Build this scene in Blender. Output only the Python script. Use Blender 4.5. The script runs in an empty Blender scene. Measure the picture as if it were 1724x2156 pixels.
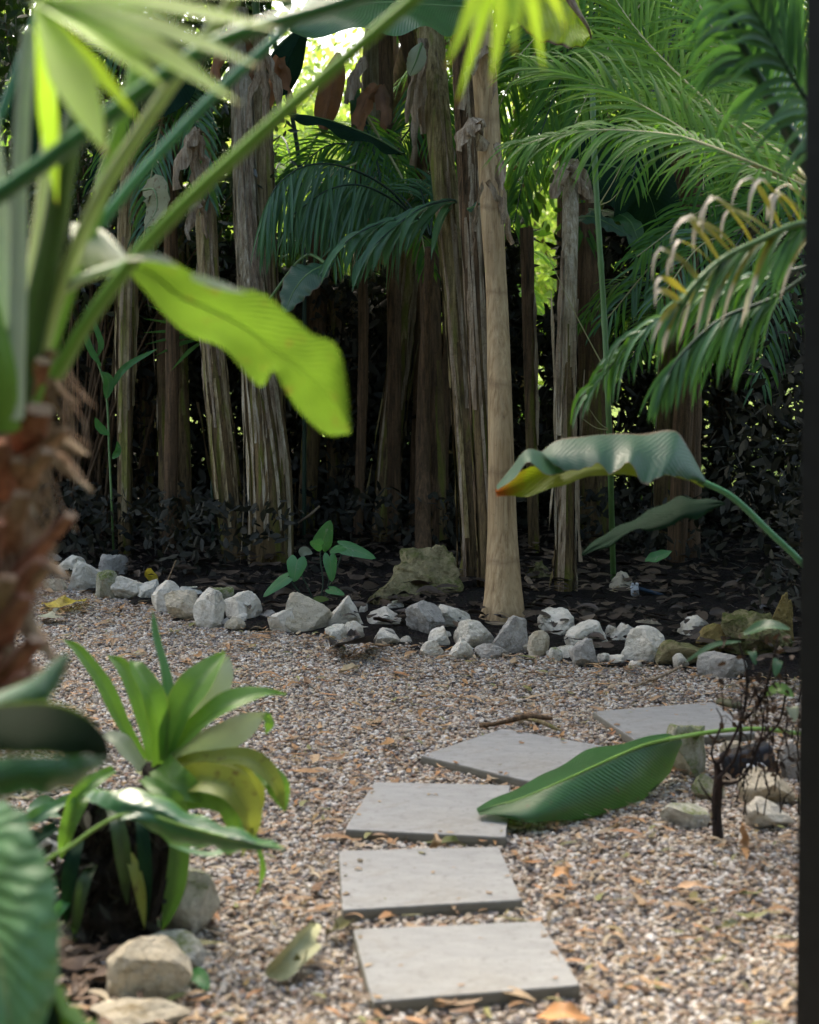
import bpy, math, random
import numpy as np
from mathutils import Vector, Matrix, noise
R = math.radians
S = bpy.context.scene
C = S.collection
rnd = random.Random(7)
V3 = Vector

# ------------------------------------------------------------------ camera
CH = 1.64; F = 3600.0; PITCH = math.atan(427.5/F)
CAM = V3((0, 0, CH))
FW = V3((0, math.cos(PITCH), -math.sin(PITCH)))
UP = V3((0, math.sin(PITCH), math.cos(PITCH)))
RT = V3((1, 0, 0))
def P(px, py, d):                       # picture position (1724 wide sketch) at distance d
    return CAM + (FW + RT*((px-862)/F) + UP*((1077.5-py)/F))*d
def G(px, py, z=0.0):                   # picture position resting at height z
    r = FW + RT*((px-862)/F) + UP*((1077.5-py)/F)
    return CAM + r*((z-CH)/r.z)
cam = bpy.data.cameras.new('camera'); co = bpy.data.objects.new('camera', cam); C.objects.link(co)
co.location = CAM; co.rotation_euler = (math.pi/2-PITCH, 0, 0)
cam.sensor_fit = 'HORIZONTAL'; cam.sensor_width = 24; cam.lens = F/1724*24
cam.clip_start = .05; cam.clip_end = 400
cam.dof.use_dof = True; cam.dof.focus_distance = 8.9; cam.dof.aperture_fstop = 2.6
S.camera = co

# ------------------------------------------------------------------ mesh builder
class MB:
    def __init__(s): s.v = []; s.f = []; s.uv = []; s.mi = []
    def grid(s, P_, mat=0, closed=False, vr=(0, 1), flip=False):
        nr, nc = len(P_), len(P_[0]); b = len(s.v)
        for r in P_: s.v.extend([tuple(p) for p in r])
        cc = nc if closed else nc-1
        for i in range(nr-1):
            v0 = vr[0]+(vr[1]-vr[0])*i/(nr-1); v1 = vr[0]+(vr[1]-vr[0])*(i+1)/(nr-1)
            for j in range(cc):
                k = (j+1) % nc
                u0 = j/cc; u1 = (j+1)/cc
                q = [b+i*nc+j, b+i*nc+k, b+(i+1)*nc+k, b+(i+1)*nc+j]
                u = [(u0, v0), (u1, v0), (u1, v1), (u0, v1)]
                if flip: q.reverse(); u.reverse()
                s.f.append(q); s.uv.extend(u); s.mi.append(mat)
        return b
    def poly(s, pts, mat=0):
        b = len(s.v); s.v.extend([tuple(p) for p in pts]); s.f.append(list(range(b, b+len(pts))))
        n = len(pts)
        for k in range(n): s.uv.append((.5+.5*math.cos(6.28*k/n), .5+.5*math.sin(6.28*k/n)))
        s.mi.append(mat)
    def tube(s, pts, rad, seg=8, mat=0, fn=None, caps=True):
        n = len(pts); rows = []
        t0 = (pts[1]-pts[0]).normalized()
        a = t0.cross(V3((0, 0, 1)));
        if a.length < .1: a = t0.cross(V3((1, 0, 0)))
        a.normalize()
        for i in range(n):
            t = (pts[min(i+1, n-1)]-pts[max(i-1, 0)]).normalized()
            a = (a - t*a.dot(t)).normalized(); b = t.cross(a)
            r = rad[i] if hasattr(rad, '__len__') else rad
            row = []
            for j in range(seg):
                th = 2*math.pi*j/seg
                rr = r*(fn(i/(n-1), th) if fn else 1)
                row.append(pts[i]+(a*math.cos(th)+b*math.sin(th))*rr)
            rows.append(row)
        s.grid(rows, mat, closed=True)
        if caps:
            s.poly(list(reversed(rows[0])), mat); s.poly(rows[-1], mat)
    def build(s, name, mats, parent=None, smooth=True):
        m = bpy.data.meshes.new(name)
        m.from_pydata(s.v, [], s.f)
        if not isinstance(mats, (list, tuple)): mats = [mats]
        for x in mats: m.materials.append(x)
        m.polygons.foreach_set('material_index', s.mi)
        m.polygons.foreach_set('use_smooth', [smooth]*len(s.f))
        ul = m.uv_layers.new(name='UVMap')
        ul.data.foreach_set('uv', np.array(s.uv, dtype=np.float32).ravel())
        m.update()
        o = bpy.data.objects.new(name, m); C.objects.link(o)
        if parent is not None: o.parent = parent
        return o

def tag(o, label=None, cat=None, group=None, kind=None):
    if label: o['label'] = label
    if cat: o['category'] = cat
    if group: o['group'] = group
    if kind: o['kind'] = kind
    return o
def empty(name, label, cat, group=None):
    o = bpy.data.objects.new(name, None); C.objects.link(o); o.empty_display_size = .1
    return tag(o, label, cat, group)

def cat_sp(pts, n):                     # smooth curve through points (any dimension)
    p = [np.array(q, dtype=float) for q in pts]
    if len(p) == 2: return [V3(tuple(p[0]+(p[1]-p[0])*k/(n-1))) for k in range(n)]
    L = [0]
    for a, b in zip(p, p[1:]): L.append(L[-1]+max(1e-9, float(np.linalg.norm(b-a)))**.5)
    out = []
    for k in range(n):
        t = L[-1]*k/(n-1)
        i = 0
        while i < len(p)-2 and t > L[i+1]: i += 1
        u = (t-L[i])/(L[i+1]-L[i])
        h = L[i+1]-L[i]
        m0 = (p[i+1]-p[i-1])/(L[i+1]-L[i-1])*h if i > 0 else p[i+1]-p[i]
        m1 = (p[i+2]-p[i])/(L[i+2]-L[i])*h if i+2 < len(p) else p[i+1]-p[i]
        u2, u3 = u*u, u*u*u
        out.append(V3(tuple((2*u3-3*u2+1)*p[i]+(u3-2*u2+u)*m0+(-2*u3+3*u2)*p[i+1]+(u3-u2)*m1)))
    return out
def interp(a, t):
    t = max(0, min(1, t))*(len(a)-1); i = min(int(t), len(a)-2); return a[i]+(a[i+1]-a[i])*(t-i)

def blade(m, cl, hw, up, cols=4, fold=.25, wave=0., wf=9., mat=0, seed=0, droop=0.):
    """leaf blade: centre line, half widths, normal hint; fold lifts (or with minus drops) both halves"""
    n = len(cl); rows = []
    r = random.Random(seed); ph = r.random()*6
    for i in range(n):
        t = (cl[min(i+1, n-1)]-cl[max(i-1, 0)]).normalized()
        s = t.cross(up)
        if s.length < 1e-3: s = t.cross(V3((.3, .9, .2)))
        s.normalize(); nn = s.cross(t)
        w = hw[i]; row = []
        for j in range(cols+1):
            c = 2*j/cols-1; a = abs(c)
            off = nn*(w*(math.sin(fold)*a - droop*a*a)) + nn*(wave*a*a*math.sin(wf*i/(n-1)*6.28+ph+(2 if c > 0 else 0)))
            row.append(cl[i]+s*(w*c*math.cos(fold))+off)
        rows.append(row)
    m.grid(rows, mat)
def loft(m, edges, n=28, cols=5, mat=0, bulge=0., wave=0., wf=7., seed=0, conv=None):
    """surface through two or more edge curves given in (px,py,d) or world points"""
    conv = conv or (lambda q: P(*q))
    E = [cat_sp([tuple(conv(q)) for q in e], n) for e in edges]
    ph = random.Random(seed).random()*6
    rows = []
    for i in range(n):
        row = []
        for k in range(len(E)-1):
            a, b = E[k][i], E[k+1][i]
            for c in range(cols + (1 if k == len(E)-2 else 0)):
                u = c/cols; p = a.lerp(b, u)
                g = (k+u)/(len(E)-1)
                edge = abs(2*g-1) if len(E) > 2 else u
                p = p + V3((0, -bulge*math.sin(math.pi*u), 0)) + V3((0, 1, .5))*(wave*edge*edge*math.sin(wf*6.28*i/n+ph))
                row.append(p)
        rows.append(row)
    m.grid(rows, mat)
def prof(n, base=.2, tip=1., p=.75, peak=.4):
    out = []
    for i in range(n):
        t = i/(n-1)
        if t < peak: w = base+(1-base)*math.sin(math.pi/2*t/peak)
        else: w = max(0, 1-((t-peak)/(1-peak))**(1/p*1.6))**p
        out.append(w)
    return out

# ------------------------------------------------------------------ materials
def newmat(name):
    m = bpy.data.materials.new(name); m.use_nodes = True; nt = m.node_tree; nt.nodes.clear()
    out = nt.nodes.new('ShaderNodeOutputMaterial'); return m, nt, out
def N(nt, typ, ins=None, **kw):
    n = nt.nodes.new(typ)
    for k, v in kw.items(): setattr(n, k, v)
    if ins:
        for k, v in ins.items():
            if isinstance(v, bpy.types.NodeSocket): nt.links.new(v, n.inputs[k])
            else: n.inputs[k].default_value = v
    return n
def M_(nt, op, a, b=None, c=None, clamp=False):
    n = nt.nodes.new('ShaderNodeMath'); n.operation = op; n.use_clamp = clamp
    for k, v in enumerate((a, b, c)):
        if v is None: continue
        if isinstance(v, bpy.types.NodeSocket): nt.links.new(v, n.inputs[k])
        else: n.inputs[k].default_value = v
    return n.outputs[0]
def mixc(nt, f, a, b, mode='MIX'):
    n = nt.nodes.new('ShaderNodeMix'); n.data_type = 'RGBA'; n.blend_type = mode
    for k, v in ((0, f), (6, a), (7, b)):
        if isinstance(v, bpy.types.NodeSocket): nt.links.new(v, n.inputs[k])
        else: n.inputs[k].default_value = v if not isinstance(v, tuple) or len(v) == 4 else v+(1,)
    return n.outputs[2]
def ramp(nt, f, stops):
    n = nt.nodes.new('ShaderNodeValToRGB'); e = n.color_ramp.elements
    while len(e) < len(stops): e.new(.5)
    for x, (p, c) in zip(e, stops): x.position = p; x.color = c+(1,) if len(c) == 3 else c
    nt.links.new(f, n.inputs[0]); return n.outputs[0]
def noise_n(nt, vec, scale, detail=4, rough=.6, out=0, dist=0.):
    n = N(nt, 'ShaderNodeTexNoise', {'Scale': scale, 'Detail': detail, 'Roughness': rough, 'Distortion': dist})
    if vec is not None: nt.links.new(vec, n.inputs['Vector'])
    return n.outputs[out]

def leafmat(name, col, trans, tf=.35, rough=.38, veins=0., vfreq=60., slant=18., tipc=None, tip0=.9, edgec=None, spots=0., spotc=(.12, .08, .03), var=.35, spec=.5, back=None, mid=0.):
    m, nt, out = newmat(name)
    tc = N(nt, 'ShaderNodeTexCoord'); sep = N(nt, 'ShaderNodeSeparateXYZ', {0: tc.outputs['UV']})
    u, v = sep.outputs[0], sep.outputs[1]
    au = M_(nt, 'ABSOLUTE', M_(nt, 'SUBTRACT', u, .5))
    geo = N(nt, 'ShaderNodeNewGeometry')
    isl = geo.outputs['Random Per Island']
    nz = noise_n(nt, tc.outputs['Object'], 9, 5, .6)
    nz2 = noise_n(nt, tc.outputs['Object'], 70, 3, .6)
    k = M_(nt, 'ADD', M_(nt, 'MULTIPLY', M_(nt, 'SUBTRACT', nz, .5), 2.2*var), M_(nt, 'ADD', M_(nt, 'MULTIPLY', M_(nt, 'SUBTRACT', isl, .5), var*1.3), 1.0))
    def shade(c):
        hue = mixc(nt, M_(nt, 'MULTIPLY', isl, .45), c, (c[0]*1.6, c[1]*1.12, c[2]*.7))
        vm = N(nt, 'ShaderNodeVectorMath', {0: hue}, operation='SCALE'); nt.links.new(k, vm.inputs['Scale'])
        return vm.outputs[0]
    cd = shade(col); ct = shade(trans)
    bump_h = M_(nt, 'MULTIPLY', nz2, .25)
    if veins > 0:
        w = M_(nt, 'SINE', M_(nt, 'ADD', M_(nt, 'SUBTRACT', M_(nt, 'MULTIPLY', v, vfreq*6.28), M_(nt, 'MULTIPLY', au, slant*6.28)), M_(nt, 'MULTIPLY', nz, 9.)))
        bump_h = M_(nt, 'ADD', bump_h, M_(nt, 'MULTIPLY', w, .5*veins))
        f = M_(nt, 'MULTIPLY', M_(nt, 'ADD', M_(nt, 'MULTIPLY', w, .5), .5), .22*veins)
        cd = mixc(nt, f, cd, (col[0]*2.4+.02, col[1]*1.9+.02, col[2]*2.0+.02))
        ct = mixc(nt, M_(nt, 'MULTIPLY', f, 1.3), ct, (trans[0]*.45, trans[1]*.55, trans[2]*.4))
    if mid > 0:
        fm = M_(nt, 'MULTIPLY', M_(nt, 'SUBTRACT', 1.0, M_(nt, 'DIVIDE', au, .035), clamp=True), mid)
        cd = mixc(nt, fm, cd, (.30, .38, .16)); ct = mixc(nt, fm, ct, (.1, .12, .02))
    if spots > 0:
        sf = M_(nt, 'MULTIPLY', M_(nt, 'SUBTRACT', noise_n(nt, tc.outputs['Object'], 28, 6, .7), .62-.1*spots), 9, clamp=True)
        cd = mixc(nt, sf, cd, spotc); ct = mixc(nt, sf, ct, spotc)
    if tipc:
        tf_ = M_(nt, 'MULTIPLY', M_(nt, 'SUBTRACT', M_(nt, 'ADD', v, M_(nt, 'MULTIPLY', M_(nt, 'SUBTRACT', nz, .5), .25)), tip0), 12, clamp=True)
        cd = mixc(nt, tf_, cd, tipc); ct = mixc(nt, tf_, ct, tipc)
    if edgec:
        ef = M_(nt, 'MULTIPLY', M_(nt, 'SUBTRACT', M_(nt, 'ADD', au, M_(nt, 'MULTIPLY', M_(nt, 'SUBTRACT', nz, .5), .14)), .455), 25, clamp=True)
        cd = mixc(nt, ef, cd, edgec); ct = mixc(nt, ef, ct, edgec)
    bp = N(nt, 'ShaderNodeBump', {'Strength': .5, 'Distance': .004, 'Height': bump_h})
    rg = M_(nt, 'ADD', rough, M_(nt, 'MULTIPLY', nz2, .18))
    pb = N(nt, 'ShaderNodeBsdfPrincipled', {'Base Color': cd, 'Roughness': rg, 'Normal': bp.outputs[0]})
    pb.inputs['Specular IOR Level'].default_value = spec
    tr = N(nt, 'ShaderNodeBsdfTranslucent', {'Color': ct, 'Normal': bp.outputs[0]})
    mx = N(nt, 'ShaderNodeMixShader', {0: tf}); nt.links.new(pb.outputs[0], mx.inputs[1]); nt.links.new(tr.outputs[0], mx.inputs[2])
    nt.links.new(mx.outputs[0], out.inputs[0]); return m

def barkmat(name, ca, cb, cc, su=7., sv=1.2, rough=.85, bump=.02, objc=True, grime=.5, ring=0., olive=None):
    """fibrous streaked bark running along the stem"""
    m, nt, out = newmat(name)
    tc = N(nt, 'ShaderNodeTexCoord'); mp = N(nt, 'ShaderNodeMapping', {0: tc.outputs['Object']})
    mp.inputs['Scale'].default_value = (1, 1, .045)
    a = noise_n(nt, mp.outputs[0], 55, 6, .65, dist=.2); b = noise_n(nt, mp.outputs[0], 16, 4, .6)
    c = noise_n(nt, tc.outputs['Object'], 5, 5, .65); d = noise_n(nt, tc.outputs['Object'], 40, 4, .7)
    col = ramp(nt, a, [(.3, cc), (.46, cb), (.62, ca), (.8, tuple(min(1, x*1.35) for x in ca))])
    col = mixc(nt, M_(nt, 'MULTIPLY', M_(nt, 'SUBTRACT', b, .5), 4, clamp=True), col, cb)
    if olive: col = mixc(nt, M_(nt, 'MULTIPLY', M_(nt, 'SUBTRACT', noise_n(nt, mp.outputs[0], 24, 2, .4), .54), 9, clamp=True), col, olive)
    col = mixc(nt, M_(nt, 'MULTIPLY', M_(nt, 'MULTIPLY', M_(nt, 'SUBTRACT', c, .5), 5, clamp=True), grime), col, cc)
    col = mixc(nt, M_(nt, 'MULTIPLY', M_(nt, 'SUBTRACT', d, .6), 4, clamp=True), col, tuple(x*.45 for x in cb))
    mp2 = N(nt, 'ShaderNodeMapping', {0: tc.outputs['Object']}); mp2.inputs['Scale'].default_value = (1, 1, .16)
    e = noise_n(nt, mp2.outputs[0], 13, 7, .68, dist=1.1)
    col = mixc(nt, M_(nt, 'MULTIPLY', M_(nt, 'MULTIPLY', M_(nt, 'SUBTRACT', e, .53), 5, clamp=True), .55), col, tuple(min(1, x*1.25) for x in ca))
    col = mixc(nt, M_(nt, 'MULTIPLY', M_(nt, 'MULTIPLY', M_(nt, 'SUBTRACT', .42, e), 6, clamp=True), .6), col, cc)
    mp3 = N(nt, 'ShaderNodeMapping', {0: tc.outputs['Object']}); mp3.inputs['Scale'].default_value = (1, 1, .10)
    wv = N(nt, 'ShaderNodeVectorMath', {0: mp3.outputs[0], 1: noise_n(nt, tc.outputs['Object'], 9, 3, .6, out=1)}, operation='MULTIPLY_ADD'); wv.inputs[1].default_value = (1, 1, 1)
    nt.links.new(mp3.outputs[0], wv.inputs[0])
    sc3 = N(nt, 'ShaderNodeVectorMath', {0: noise_n(nt, tc.outputs['Object'], 7, 4, .6, out=1)}, operation='SCALE'); sc3.inputs['Scale'].default_value = .035
    nt.links.new(sc3.outputs[0], wv.inputs[2])
    vo = N(nt, 'ShaderNodeTexVoronoi', {'Vector': wv.outputs[0], 'Scale': 34.}, feature='DISTANCE_TO_EDGE')
    ck = M_(nt, 'MULTIPLY', M_(nt, 'SUBTRACT', 1, M_(nt, 'MULTIPLY', vo.outputs[0], 16), clamp=True), grime*.7 if grime > .3 else 0., clamp=True)
    col = mixc(nt, ck, col, tuple(x*.5 for x in cc))
    h = M_(nt, 'ADD', a, M_(nt, 'MULTIPLY', b, .8)); h = M_(nt, 'ADD', h, M_(nt, 'MULTIPLY', d, .25)); h = M_(nt, 'ADD', h, M_(nt, 'MULTIPLY', e, .8)); h = M_(nt, 'SUBTRACT', h, M_(nt, 'MULTIPLY', ck, .6))
    if ring:
        sp = N(nt, 'ShaderNodeSeparateXYZ', {0: tc.outputs['Object']})
        w = M_(nt, 'PINGPONG', M_(nt, 'ADD', M_(nt, 'MULTIPLY', sp.outputs[2], ring), M_(nt, 'MULTIPLY', c, .5)), .5)
        rf = M_(nt, 'SUBTRACT', 1., M_(nt, 'MULTIPLY', w, 14), clamp=True)
        col = mixc(nt, M_(nt, 'MULTIPLY', rf, .55), col, cc)
    bp = N(nt, 'ShaderNodeBump', {'Strength': .9, 'Distance': bump, 'Height': h})
    pb = N(nt, 'ShaderNodeBsdfPrincipled', {'Base Color': col, 'Roughness': rough, 'Normal': bp.outputs[0]})
    pb.inputs['Specular IOR Level'].default_value = .25
    nt.links.new(pb.outputs[0], out.inputs[0]); return m

def rockmat(name, ca, cb, moss=0., mossc=(.13, .17, .03), scale=1.):
    m, nt, out = newmat(name)
    tc = N(nt, 'ShaderNodeTexCoord'); oi = N(nt, 'ShaderNodeObjectInfo')
    of = N(nt, 'ShaderNodeVectorMath', {0: tc.outputs['Object'], 1: oi.outputs['Location']}, operation='ADD').outputs[0]
    a = noise_n(nt, of, 14*scale, 8, .68); b = noise_n(nt, of, 60*scale, 6, .7); c = noise_n(nt, of, 5*scale, 4, .5)
    col = mixc(nt, M_(nt, 'MULTIPLY', M_(nt, 'SUBTRACT', a, .45), 3.5, clamp=True), ca, cb)
    col = mixc(nt, M_(nt, 'MULTIPLY', M_(nt, 'SUBTRACT', b, .55), 5, clamp=True), col, tuple(x*.5 for x in cb))
    sz0 = N(nt, 'ShaderNodeSeparateXYZ', {0: tc.outputs['Object']})
    dirt = M_(nt, 'MULTIPLY', M_(nt, 'SUBTRACT', M_(nt, 'ADD', .05, M_(nt, 'MULTIPLY', M_(nt, 'SUBTRACT', a, .5), .16)), sz0.outputs[2]), 22, clamp=True)
    col = mixc(nt, M_(nt, 'MULTIPLY', dirt, .4), col, (.13, .10, .065))
    col = mixc(nt, M_(nt, 'MULTIPLY', M_(nt, 'SUBTRACT', noise_n(nt, of, 9*scale, 6, .7, dist=.6), .56), 6, clamp=True), col, tuple(x*y for x, y in zip(cb, (.62, .55, .42))))
    vo = N(nt, 'ShaderNodeTexVoronoi', {'Vector': of, 'Scale': 22*scale}, feature='DISTANCE_TO_EDGE')
    crk = M_(nt, 'SUBTRACT', 1, M_(nt, 'MULTIPLY', vo.outputs[0], 22), clamp=True)
    crk = M_(nt, 'MULTIPLY', crk, M_(nt, 'MULTIPLY', M_(nt, 'SUBTRACT', c, .5), 4, clamp=True))
    col = mixc(nt, M_(nt, 'MULTIPLY', crk, .3), col, tuple(x*.3 for x in cb))
    if moss > 0:
        geo = N(nt, 'ShaderNodeNewGeometry'); sz = N(nt, 'ShaderNodeSeparateXYZ', {0: geo.outputs['Normal']})
        mf = M_(nt, 'ADD', M_(nt, 'MULTIPLY', sz.outputs[2], .25), c)
        mf = M_(nt, 'MULTIPLY', M_(nt, 'SUBTRACT', M_(nt, 'ADD', mf, M_(nt, 'MULTIPLY', a, .5)), 1.05-.45*moss), 5, clamp=True)
        mf = M_(nt, 'MULTIPLY', mf, M_(nt, 'ADD', .25, M_(nt, 'MULTIPLY', M_(nt, 'SUBTRACT', b, .38), 4, clamp=True)), clamp=True)
        mc = mixc(nt, b, tuple(x*.45 for x in mossc), tuple(min(1, x*1.7) for x in mossc))
        col = mixc(nt, mf, col, mc)
    h = M_(nt, 'ADD', M_(nt, 'MULTIPLY', a, 1.), M_(nt, 'MULTIPLY', b, .3)); h = M_(nt, 'SUBTRACT', h, M_(nt, 'MULTIPLY', crk, .3))
    bp = N(nt, 'ShaderNodeBump', {'Strength': 1., 'Distance': .03, 'Height': h})
    pb = N(nt, 'ShaderNodeBsdfPrincipled', {'Base Color': col, 'Roughness': .85, 'Normal': bp.outputs[0]})
    pb.inputs['Specular IOR Level'].default_value = .3
    nt.links.new(pb.outputs[0], out.inputs[0]); return m
def plainmat(name, col, rough=.6, nscale=20, amt=.3, bump=.003, spec=.4):
    m, nt, out = newmat(name); tc = N(nt, 'ShaderNodeTexCoord')
    a = noise_n(nt, tc.outputs['Object'], nscale, 6, .65)
    col = mixc(nt, a, tuple(x*(1-amt) for x in col), tuple(min(1, x*(1+amt)) for x in col))
    bp = N(nt, 'ShaderNodeBump', {'Strength': .6, 'Distance': bump, 'Height': a})
    pb = N(nt, 'ShaderNodeBsdfPrincipled', {'Base Color': col, 'Roughness': rough, 'Normal': bp.outputs[0]})
    pb.inputs['Specular IOR Level'].default_value = spec
    nt.links.new(pb.outputs[0], out.inputs[0]); return m

# ------------------------------------------------------------------ world and sun
SUN_EL, SUN_AZ = R(52), R(-28)          # azimuth from +Y towards +X
w = bpy.data.worlds.new('World'); S.world = w; w.use_nodes = True
wn = w.node_tree; sky = wn.nodes.new('ShaderNodeTexSky'); sky.sky_type = 'NISHITA'; sky.sun_disc = False
sky.sun_elevation = SUN_EL; sky.sun_rotation = SUN_AZ; sky.air_density = 1.0; sky.dust_density = 4.; sky.ozone_density = .6
bg = wn.nodes['Background']; wn.links.new(sky.outputs[0], bg.inputs[0]); bg.inputs[1].default_value = .15
sl = bpy.data.lights.new('sun', 'SUN'); sl.energy = 1.5; sl.angle = R(14); sl.color = (1, .95, .86)
so = bpy.data.objects.new('sun', sl); C.objects.link(so)
sd = V3((math.sin(SUN_AZ)*math.cos(SUN_EL), math.cos(SUN_AZ)*math.cos(SUN_EL), math.sin(SUN_EL)))
so.rotation_euler = sd.to_track_quat('Z', 'Y').to_euler()
S.view_settings.view_transform = 'Standard'; S.view_settings.look = 'None'
S.view_settings.exposure = 2.2
S.view_settings.use_white_balance = True; S.view_settings.white_balance_temperature = 7050; S.view_settings.white_balance_tint = 8; S.view_settings.gamma = 1
S.cycles.max_bounces = 8; S.cycles.transmission_bounces = 4; S.cycles.use_denoising = True
S.cycles.sample_clamp_indirect = 6
# ------------------------------------------------------------------ ground
ROCKLINE = [G(-200, 1195), G(100, 1212), (G(250, 1258)), G(350, 1290), G(440, 1318), G(595, 1335), G(720, 1345), G(900, 1368), G(1000, 1375), G(1230, 1400), G(1360, 1402), G(1525, 1425), G(1680, 1430), G(1900, 1440)]
def rock_y(x):
    for a, b in zip(ROCKLINE, ROCKLINE[1:]):
        if a.x <= x <= b.x: return a.y+(b.y-a.y)*(x-a.x)/(b.x-a.x)
    return ROCKLINE[0].y if x < 0 else ROCKLINE[-1].y
def sheet(name, x0, x1, y0, y1, nx, ny, zf, mat, keep=None, kind='structure'):
    m = MB(); vid = {}
    for j in range(ny+1):
        for i in range(nx+1):
            x = x0+(x1-x0)*i/nx; y = y0+(y1-y0)*j/ny
            m.v.append((x, y, zf(x, y)))
    for j in range(ny):
        for i in range(nx):
            x = x0+(x1-x0)*(i+.5)/nx; y = y0+(y1-y0)*(j+.5)/ny
            if keep and not keep(x, y): continue
            a = j*(nx+1)+i
            m.f.append([a, a+1, a+nx+2, a+nx+1]); m.uv += [(0, 0), (1, 0), (1, 1), (0, 1)]; m.mi.append(0)
    o = m.build(name, mat); o['kind'] = kind; return o
def nz(x, y, s, k=0): return noise.noise(V3((x*s, y*s, k)))

def soilmat(name, ca, cb):
    m, nt, out = newmat(name); tc = N(nt, 'ShaderNodeTexCoord')
    a = noise_n(nt, tc.outputs['Object'], 6, 8, .7); b = noise_n(nt, tc.outputs['Object'], 45, 5, .7)
    vo = N(nt, 'ShaderNodeTexVoronoi', {'Vector': tc.outputs['Object'], 'Scale': 55.})
    col = mixc(nt, a, ca, cb); col = mixc(nt, M_(nt, 'MULTIPLY', b, .5), col, vo.outputs['Color'], 'MULTIPLY')
    h = M_(nt, 'ADD', b, vo.outputs['Distance'])
    bp = N(nt, 'ShaderNodeBump', {'Strength': 1, 'Distance': .02, 'Height': h})
    pb = N(nt, 'ShaderNodeBsdfPrincipled', {'Base Color': col, 'Roughness': .95, 'Normal': bp.outputs[0]})
    pb.inputs['Specular IOR Level'].default_value = .1
    nt.links.new(pb.outputs[0], out.inputs[0]); return m
soil = soilmat('soil', (.022, .020, .018), (.028, .024, .021))  # soil colour kept near black to stand in for shade over the bed
earth = soilmat('earth', (.05, .06, .02), (.09, .08, .04))
grassm = soilmat('lawn_base', (.16, .24, .05), (.26, .34, .10))
ground = sheet('ground', -150, 150, -60, 240, 30, 30, lambda x, y: -.02, earth)
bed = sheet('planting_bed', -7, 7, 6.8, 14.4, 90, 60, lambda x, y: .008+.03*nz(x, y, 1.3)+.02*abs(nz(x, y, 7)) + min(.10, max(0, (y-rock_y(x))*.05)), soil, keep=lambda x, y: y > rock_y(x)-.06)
lawn = sheet('lawn', -40, 40, 14.4, 60, 40, 40, lambda x, y: .0+.05*nz(x, y, .3), grassm)

# gravel: a thin base sheet covered by loose pebbles
def pebble_mat():
    m, nt, out = newmat('pebble'); oi = N(nt, 'ShaderNodeObjectInfo'); tc = N(nt, 'ShaderNodeTexCoord')
    r = oi.outputs['Random']
    cr = N(nt, 'ShaderNodeValToRGB'); cr.color_ramp.interpolation = 'CONSTANT'; e = cr.color_ramp.elements
    st = [(0, (.60, .53, .43)), (.13, (.36, .27, .19)), (.25, (.70, .67, .62)), (.36, (.115, .105, .105)), (.50, (.46, .37, .27)), (.60, (.26, .17, .11)), (.68, (.55, .50, .44)), (.76, (.20, .19, .20)), (.85, (.42, .34, .29)), (.91, (.33, .19, .12)), (.945, (.50, .33, .15)), (.965, (.78, .76, .72))]
    while len(e) < len(st): e.new(.5)
    for x, (p, c) in zip(e, st): x.position = p; x.color = c+(1,)
    nt.links.new(r, cr.inputs[0])
    a = noise_n(nt, tc.outputs['Object'], 2.2, 4, .7)
    col = mixc(nt, M_(nt, 'MULTIPLY', a, .5), cr.outputs[0], (.185, .135, .085))
    pb = N(nt, 'ShaderNodeBsdfPrincipled', {'Base Color': col, 'Roughness': .6}); nt.links.new(pb.outputs[0], out.inputs[0]); return m
pebm = pebble_mat()
grit = plainmat('gravel_base', (.15, .12, .095), .95, 90, .6, .01)
def gravel_keep(x, y): return y < rock_y(x)+.05 and abs(x) < .255*y+.55
gravel = sheet('gravel', -4, 4, 2.4, 11.2, 100, 110, lambda x, y: .004+.010*nz(x, y, 2.1)+.006*nz(x, y, 6), grit, keep=gravel_keep, kind='stuff')
gravel['label'] = 'loose multicoloured pebbles of the garden path'
def pebble_obj(seed):
    import bmesh
    bm = bmesh.new(); bmesh.ops.create_icosphere(bm, subdivisions=2, radius=1)
    r = random.Random(seed); q = V3((r.random()*9, seed, 0))
    sx, sy, sz = 1, r.uniform(.65, .9), r.uniform(.45, .68)
    for v in bm.verts:
        p = v.co*(1+.28*noise.noise(v.co*1.1+q)); v.co = V3((p.x*sx, p.y*sy, p.z*sz))
    m = bpy.data.meshes.new('pebble'); bm.to_mesh(m); bm.free(); m.materials.append(pebm)
    for p in m.polygons: p.use_smooth = True
    return bpy.data.objects.new('pebble', m)
pcol = bpy.data.collections.new('pebble_shapes')
for k in range(6): pcol.objects.link(pebble_obj(k))
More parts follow.
